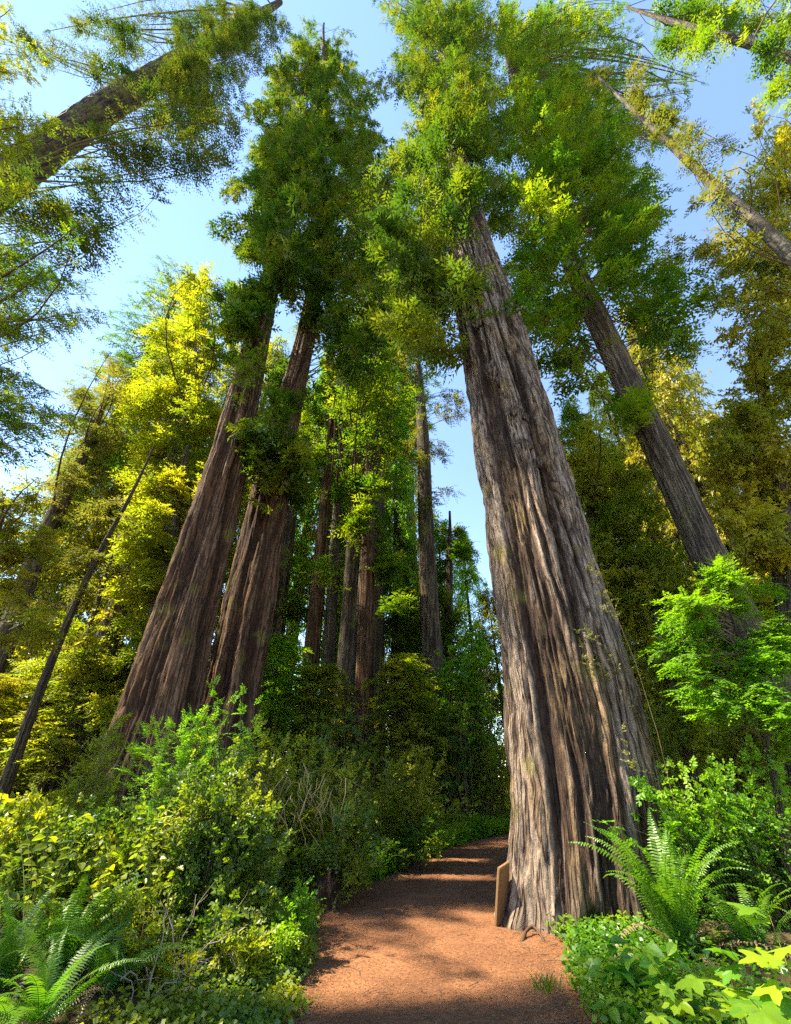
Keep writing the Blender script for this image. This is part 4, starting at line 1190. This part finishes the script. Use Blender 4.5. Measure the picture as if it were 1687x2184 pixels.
fern("fern beside the bend close to the big redwood", gpt(1020, 16.5), 14, 1.1, (0, 30), 0, 0.9)

# ------------------------------------------------------------------ stump, board, roots, burls
def blob(name, n1, n2, fn, mat, ridge=True):
    th = np.linspace(0, 2 * math.pi, n1, endpoint=False)
    z = np.linspace(0, 1, n2)
    TH, Z = np.meshgrid(th, z)
    V = fn(TH, Z).reshape(-1, 3)
    i = np.arange(n2 - 1)[:, None] * n1
    j = np.arange(n1)[None]
    j1 = (j + 1) % n1
    F = np.stack([i + j, i + j1, i + n1 + j1, i + n1 + j], -1).reshape(-1, 4)
    uv = np.stack([np.abs(TH - math.pi) * 0.3, Z], -1).reshape(-1, 2)
    return mesh_np(name, V, F, [mat], None, {"ridge": N1(TH * 5, Z * 3).ravel()}, True, uv)


sp = gpt(690, 8.0)
root = empty("tree_stump", sp, "dark rotten stump among the shrubs at the trail edge", "stump")
def stump_fn(TH, Z):
    rr = 0.17 * (1 + 0.6 * np.exp(-Z * 6)) * (1 + 0.25 * np.cos(3 * TH + 1) * np.exp(-Z * 2) + 0.5 * (N1(TH * 5, Z * 3) - 0.5) + 0.12 * np.abs(np.sin(7 * TH)))
    top = Z > 0.97
    zz = Z * 0.42 + 0.35 * Z * N2(TH * 2.2, Z * 0 + 4) - 0.1
    rr = np.where(top, rr * 0.15, rr)
    zz = np.where(top, zz * 0.7, zz)
    return np.stack([rr * np.cos(TH), rr * np.sin(TH), zz], -1)
add("wood", blob("wood", 64, 24, stump_fn, MB_LEFT), root)

# board leaning on the big redwood
bb = P(1066, 1957, 7.35)
bt_ = P(1080, 1818, 7.45)
import bmesh
bm = bmesh.new()
bmesh.ops.create_cube(bm, size=1)
H = float(bt_[2] - bb[2])
for v in bm.verts:
    v.co = Vector((v.co.x * 0.04, v.co.y * 0.24, (v.co.z + 0.5) * H))
    if v.co.z > 0.1 and v.co.y < 0: v.co.z -= 0.05
bmesh.ops.bevel(bm, geom=bm.edges[:], offset=0.006, segments=2, affect='EDGES')
me = bpy.data.meshes.new("wooden_board")
bm.to_mesh(me)
bm.free()
me.materials.append(M_BOARD)
o = add("wooden_board", me)
tag(o, "weathered wooden board leaning upright against the big redwood at the trail", "board")
o.location = (float(bb[0]), float(bb[1]), 0.0)
o.rotation_euler = (0, math.atan2(float(bt_[0] - bb[0]), H) * 0.8, math.radians(-46))

# roots and burls of the big redwood
bv = Vector(big.location)
def rootpart(pts, r):
    C = np.array(pts, float)
    s = np.linspace(0, 1, 14)
    k = np.linspace(0, 1, len(C))
    CC = np.stack([np.interp(s, k, C[:, i]) for i in range(3)], -1)
    CC[1:-1] = (CC[:-2] + CC[1:-1] * 2 + CC[2:]) / 4
    v, f = tubes(CC[None], (r * (1 - 0.6 * s) * (1 + 0.25 * np.sin(s * 17)))[None], 8)
    o = add("root", mesh_np("root", v - np.array(bv), f, [MB_LEFT], None, {"ridge": np.full(len(v), 0.6)}, True), big)
def G(x, y):
    a, dy, dz = ray(x, y)
    t = -HC / dz
    return np.array([a * t, dy * t, 0.0])
def gz(x, y, h): return G(x, y) + np.array([0, 0, h])
rootpart([gz(1112, 2002, -.03), gz(1122, 1992, .03), gz(1138, 1986, .055), gz(1152, 1996, .03), gz(1163, 2006, -.03)], 0.024)
rootpart([gz(1290, 2040, .12), gz(1262, 2044, .05), gz(1246, 2052, .03), gz(1232, 2050, -.02)], 0.035)
z_, cx_, cy_, r_ = big_look
for (x, y, s) in ((1048, 790, .42), (1062, 812, .28), (1098, 880, .40), (1118, 950, .34), (1020, 690, .34), (1000, 640, .28), (1045, 700, .2), (1150, 985, .2), (1120, 890, .2)):
    a, dy, dz = ray(x, y)
    best = None
    for t in np.linspace(4, 25, 1200):
        p = np.array([a * t, dy * t, HC + dz * t])
        rr = np.interp(p[2], z_, r_)
        if math.hypot(p[0] - np.interp(p[2], z_, cx_), p[1] - np.interp(p[2], z_, cy_)) < rr:
            best = p
            break
    if best is None: continue
    q = np.random.default_rng(int(x))
    def burl_fn(TH, Z, s=s, q=q, x=x):
        ph = Z * math.pi
        rr = s * 0.5 * (1 + 0.7 * (N1(TH * 2.2 + x, Z * 5) - 0.5) + 0.6 * (N2(TH * 6 + x, Z * 12) - 0.5))
        return np.stack([rr * np.sin(ph) * np.cos(TH) * 0.9, rr * np.sin(ph) * np.sin(TH) * 0.55, rr * np.cos(ph) * 1.25], -1)
    o = add("burl", blob("burl", 28, 20, burl_fn, MB_RED), big)
    o["label"] = "gnarled burl"
    o.location = Vector(best) - bv
# slab of bark hanging free at the trail side
p0, p1 = P(1086, 1470, 7.75), P(1088, 1640, 7.75)
def slab_fn(TH, Z):
    c = p1[None, None] * (1 - Z[..., None]) + p0[None, None] * Z[..., None]
    e = np.minimum(1, 0.35 + Z * 2.0)
    return np.stack([c[..., 0] + 0.085 * e * np.cos(TH) * (1 + 0.2 * (N1(TH * 3, Z * 6) - .5)), c[..., 1] + 0.2 * e * np.sin(TH), c[..., 2] + 0.05 * np.sin(3 * TH)], -1) - np.array(bv)
add("bark_slab", blob("bark_slab", 24, 30, slab_fn, MB_RED), big)

# ------------------------------------------------------------------ dead twigs of the pile, each its own
for k in range(26):
    c = G(rng.uniform(290, 470), rng.uniform(2090, 2150))
    c[1] = rng.uniform(4.6, 5.6)
    a0 = rng.random() * math.pi
    Lk = rng.uniform(0.4, 0.9)
    el = rng.uniform(0.05, 0.9)
    d = np.array([math.cos(a0) * math.cos(el), math.sin(a0) * math.cos(el) * 0.6, math.sin(el)])
    st = c + np.array([rng.normal() * .25, rng.normal() * .2, 0.12 + rng.random() * 0.15])
    K = 8
    s = np.linspace(0, 1, K)
    C = st[None] + d[None] * (s * Lk)[:, None] + np.cumsum(rng.normal(0, 0.018, (K, 3)), 0)
    C[:, 2] -= 0.25 * Lk * s ** 2
    C[:, 2] = np.maximum(C[:, 2], 0.1)
    C[:, 0] = np.minimum(C[:, 0], -1.25)
    v, f = tubes(C[None], (rng.uniform(0.003, 0.008) * (1 - 0.6 * s))[None], 5)
    parts = [(v, f)]
    for q in (3, 5):
        e = nrm(d + rng.normal(0, .6, 3))
        C2 = C[q][None] + e[None] * (np.linspace(0, 1, 5) * Lk * rng.uniform(.2, .45))[:, None] + np.cumsum(rng.normal(0, 0.012, (5, 3)), 0) * np.array([0, 1, 1, 1, 1])[:, None]
        parts.append(tubes(C2[None], (0.004 * (1 - 0.6 * np.linspace(0, 1, 5)))[None], 4))
    V, F, off = [], [], 0
    for v, f in parts:
        V.append(v); F.append(f + off); off += len(v)
    o = add("fallen_branch", mesh_np("fallen_branch", np.concatenate(V) - C[0], np.concatenate(F), [M_DEAD], None, None, True))
    o.location = C[0]
    tag(o, "dry grey dead branch in the tangled pile beneath the dark shrub", "branch", "dead branches of the tangled pile")

# dry grass hanging by the stump
n = 60
b0 = P(rng.normal(650, 38, n), rng.normal(1690, 32, n), 7.8 + rng.normal(0, 0.3, n))
V = []
for p in b0:
    l = rng.uniform(0.12, 0.5)
    q = p + np.array([rng.normal() * .22, rng.normal() * .1, -l])
    mday = (p + q) / 2 + np.array([rng.normal() * .06, 0, 0.04])
    wv = np.array([0.007, 0, 0])
    V += [p - wv, p + wv, mday + wv, mday - wv, mday - wv, mday + wv, q + wv * .2, q - wv * .2]
V = np.array(V)
tag(add("dry_hanging_grass", mesh_np("dry_hanging_grass", V, np.arange(len(V)).reshape(-1, 4), [ML_STRAW], None, {"tint": rng.random(len(V))})), "straw coloured dry strands hanging from the sunlit shrub above the stump", "grass", None, "stuff")


# ------------------------------------------------------------------ ground cover
def scatter_leaves(name, label, cat, X, Yv, hmax, ll, lw, mat, flat=0.6, hmin=0.0):
    n = len(X)
    z = ground_z(X, Yv) + hmin + rng.random(n) ** 1.5 * hmax
    p = np.stack([X, Yv, z], -1)
    a = rng.random(n) * 2 * math.pi
    d = nrm(np.stack([np.cos(a), np.sin(a), rng.normal(0.1, 0.35, n)], -1))
    nn = nrm(np.array([0, 0, 1.0])[None] * flat + rng.normal(size=(n, 3)) * (1 - flat))
    wv = nrm(np.cross(d, nn))
    l = ll * rng.uniform(0.6, 1.3, n)[:, None]
    V = np.stack([p, p + d * l * .5 + wv * l * lw / ll, p + d * l, p + d * l * .5 - wv * l * lw / ll], 1).reshape(-1, 3)
    TRI[0] += 2 * n
    o = add(name, mesh_np(name, V, np.arange(len(V)).reshape(-1, 4), [mat], None, {"tint": np.repeat(rng.random(n), 4)}))
    return tag(o, label, cat, None, "stuff")


n = 30000
Yv = rng.uniform(3.5, 9, n)
X = trail_l(Yv) - np.abs(rng.normal(0, 0.55, n)) + 0.08 + 0.3 * (N3(Yv * 2.2 + 30, Yv * 0 + 5.5) - 0.5) + rng.normal(0, 0.06, n)
scatter_leaves("ground_cover", "low clover like leaves along the trail's edge under the shrubs", "ground cover", X, Yv, 0.13, 0.045, 0.018, ML_HUCK)
n = 16000
Yv = rng.uniform(3.5, 8, n)
X = trail_r(Yv) + np.abs(rng.normal(0, 0.7, n)) - 0.06 + 0.18 * (N3(Yv * 2.2 + 3, Yv * 0 + 2.5) - 0.5) + rng.normal(0, 0.05, n)
scatter_leaves("ground_cover", "low leaves under the ferns beside the big redwood", "ground cover", X, Yv, 0.22, 0.055, 0.02, ML_FERN)
n = 26000
Yv = rng.uniform(8, 19, n)
X = np.where(rng.random(n) < 0.8, trail_l(Yv) - np.abs(rng.normal(0, 0.9, n)) + 0.1, trail_r(Yv) + np.abs(rng.normal(0, 1.0, n)))
scatter_leaves("ground_cover", "sunlit low leaves lining the trail towards the bend", "ground cover", X, Yv, 0.35, 0.09, 0.03, ML_FRESH)
n = 26000
Yv = 8 + rng.random(n) ** 1.3 * 28
X = rng.uniform(-1, 1, n) * (Yv * 1.15)
ok = (X < trail_l(Yv) - 0.3) | (X > trail_r(Yv) + 0.3)
scatter_leaves("undergrowth", "leafy undergrowth covering the forest floor between the trunks", "undergrowth", X[ok], Yv[ok], 1.0, 0.26, 0.08, ML_YEL, 0.4)
n = 30000
Yv = 4.2 + rng.random(n) ** 1.5 * 12
uq = rng.random(n)
uq = np.where(rng.random(n) < 0.45, np.where(rng.random(n) < 0.5, np.abs(rng.normal(0, 0.12, n)), 1 - np.abs(rng.normal(0, 0.14, n))), uq)
X = trail_l(Yv) + (trail_r(Yv) - trail_l(Yv)) * uq
a = rng.random(n) * 6.283
p = np.stack([X, Yv, und(X, Yv) + 0.016], -1)
d = np.stack([np.cos(a), np.sin(a), 0.08 * rng.normal(size=n)], -1)
l = rng.uniform(0.012, 0.045, n)[:, None]
wv = np.cross(d, [0, 0, 1.0]) * 0.003
V = np.stack([p, p + d * l * .5 + wv, p + d * l, p + d * l * .5 - wv], 1).reshape(-1, 3)
tag(add("leaf_litter", mesh_np("leaf_litter", V, np.arange(len(V)).reshape(-1, 4), [ML_LITTER], None, {"tint": np.repeat(rng.random(n) ** 2, 4)})), "fallen needles and bits strewn over the dirt trail", "litter", None, "stuff")
n = 420
Yv = 4.4 + rng.random(n) ** 1.3 * 9
X = trail_l(Yv) + (trail_r(Yv) - trail_l(Yv)) * np.where(rng.random(n) < 0.6, rng.choice([0.06, 0.94], n) + rng.normal(0, 0.06, n), rng.random(n))
a = rng.random(n) * 6.283
l = rng.uniform(0.04, 0.22, n)
p = np.stack([X, Yv, und(X, Yv) + 0.02], -1)
d = np.stack([np.cos(a), np.sin(a), 0 * a], -1)
bend = np.stack([-np.sin(a), np.cos(a), 0 * a], -1) * (l * rng.normal(0, 0.12, n))[:, None]
Ct = np.stack([p, p + d * l[:, None] * 0.5 + bend, p + d * l[:, None]], 1)
v, f = tubes(Ct, (rng.uniform(0.0015, 0.004, n))[:, None] * np.array([1, 0.9, 0.5])[None], 4)
tag(add("twig_litter", mesh_np("twig_litter", v, f, [M_TWIG], None, None, True)), "small dry twigs strewn on the dirt trail", "litter", None, "stuff")
# grass tuft on the trail
gp = G(1165, 2112)
n = 90
a = rng.random(n) * 6.283
b0 = gp[None] + np.stack([rng.normal(0, .06, n), rng.normal(0, .05, n), np.full(n, 0.0)], -1)
d = nrm(np.stack([np.cos(a) * .6, np.sin(a) * .6, np.ones(n)], -1))
l = rng.uniform(.06, .17, n)[:, None]
wv = np.cross(d, [0.3, 1, 0.2]) * 0.003
V = np.stack([b0 - wv, b0 + wv, b0 + d * l * .6 + wv * .8, b0 + d * l * .6 - wv * .8, b0 + d * l * .6 - wv * .8, b0 + d * l * .6 + wv * .8, b0 + d * l + np.array([0, 0, -.02]) + wv * .1, b0 + d * l + np.array([0, 0, -.02]) - wv * .1], 1).reshape(-1, 3)
tag(add("grass_tuft", mesh_np("grass_tuft", V - gp, np.arange(len(V)).reshape(-1, 4), [ML_HUCK], None, {"tint": rng.random(len(V))}), None, gp), "small tuft of grass growing out of the trail", "grass", None, "stuff")
print("TRI total", TRI)
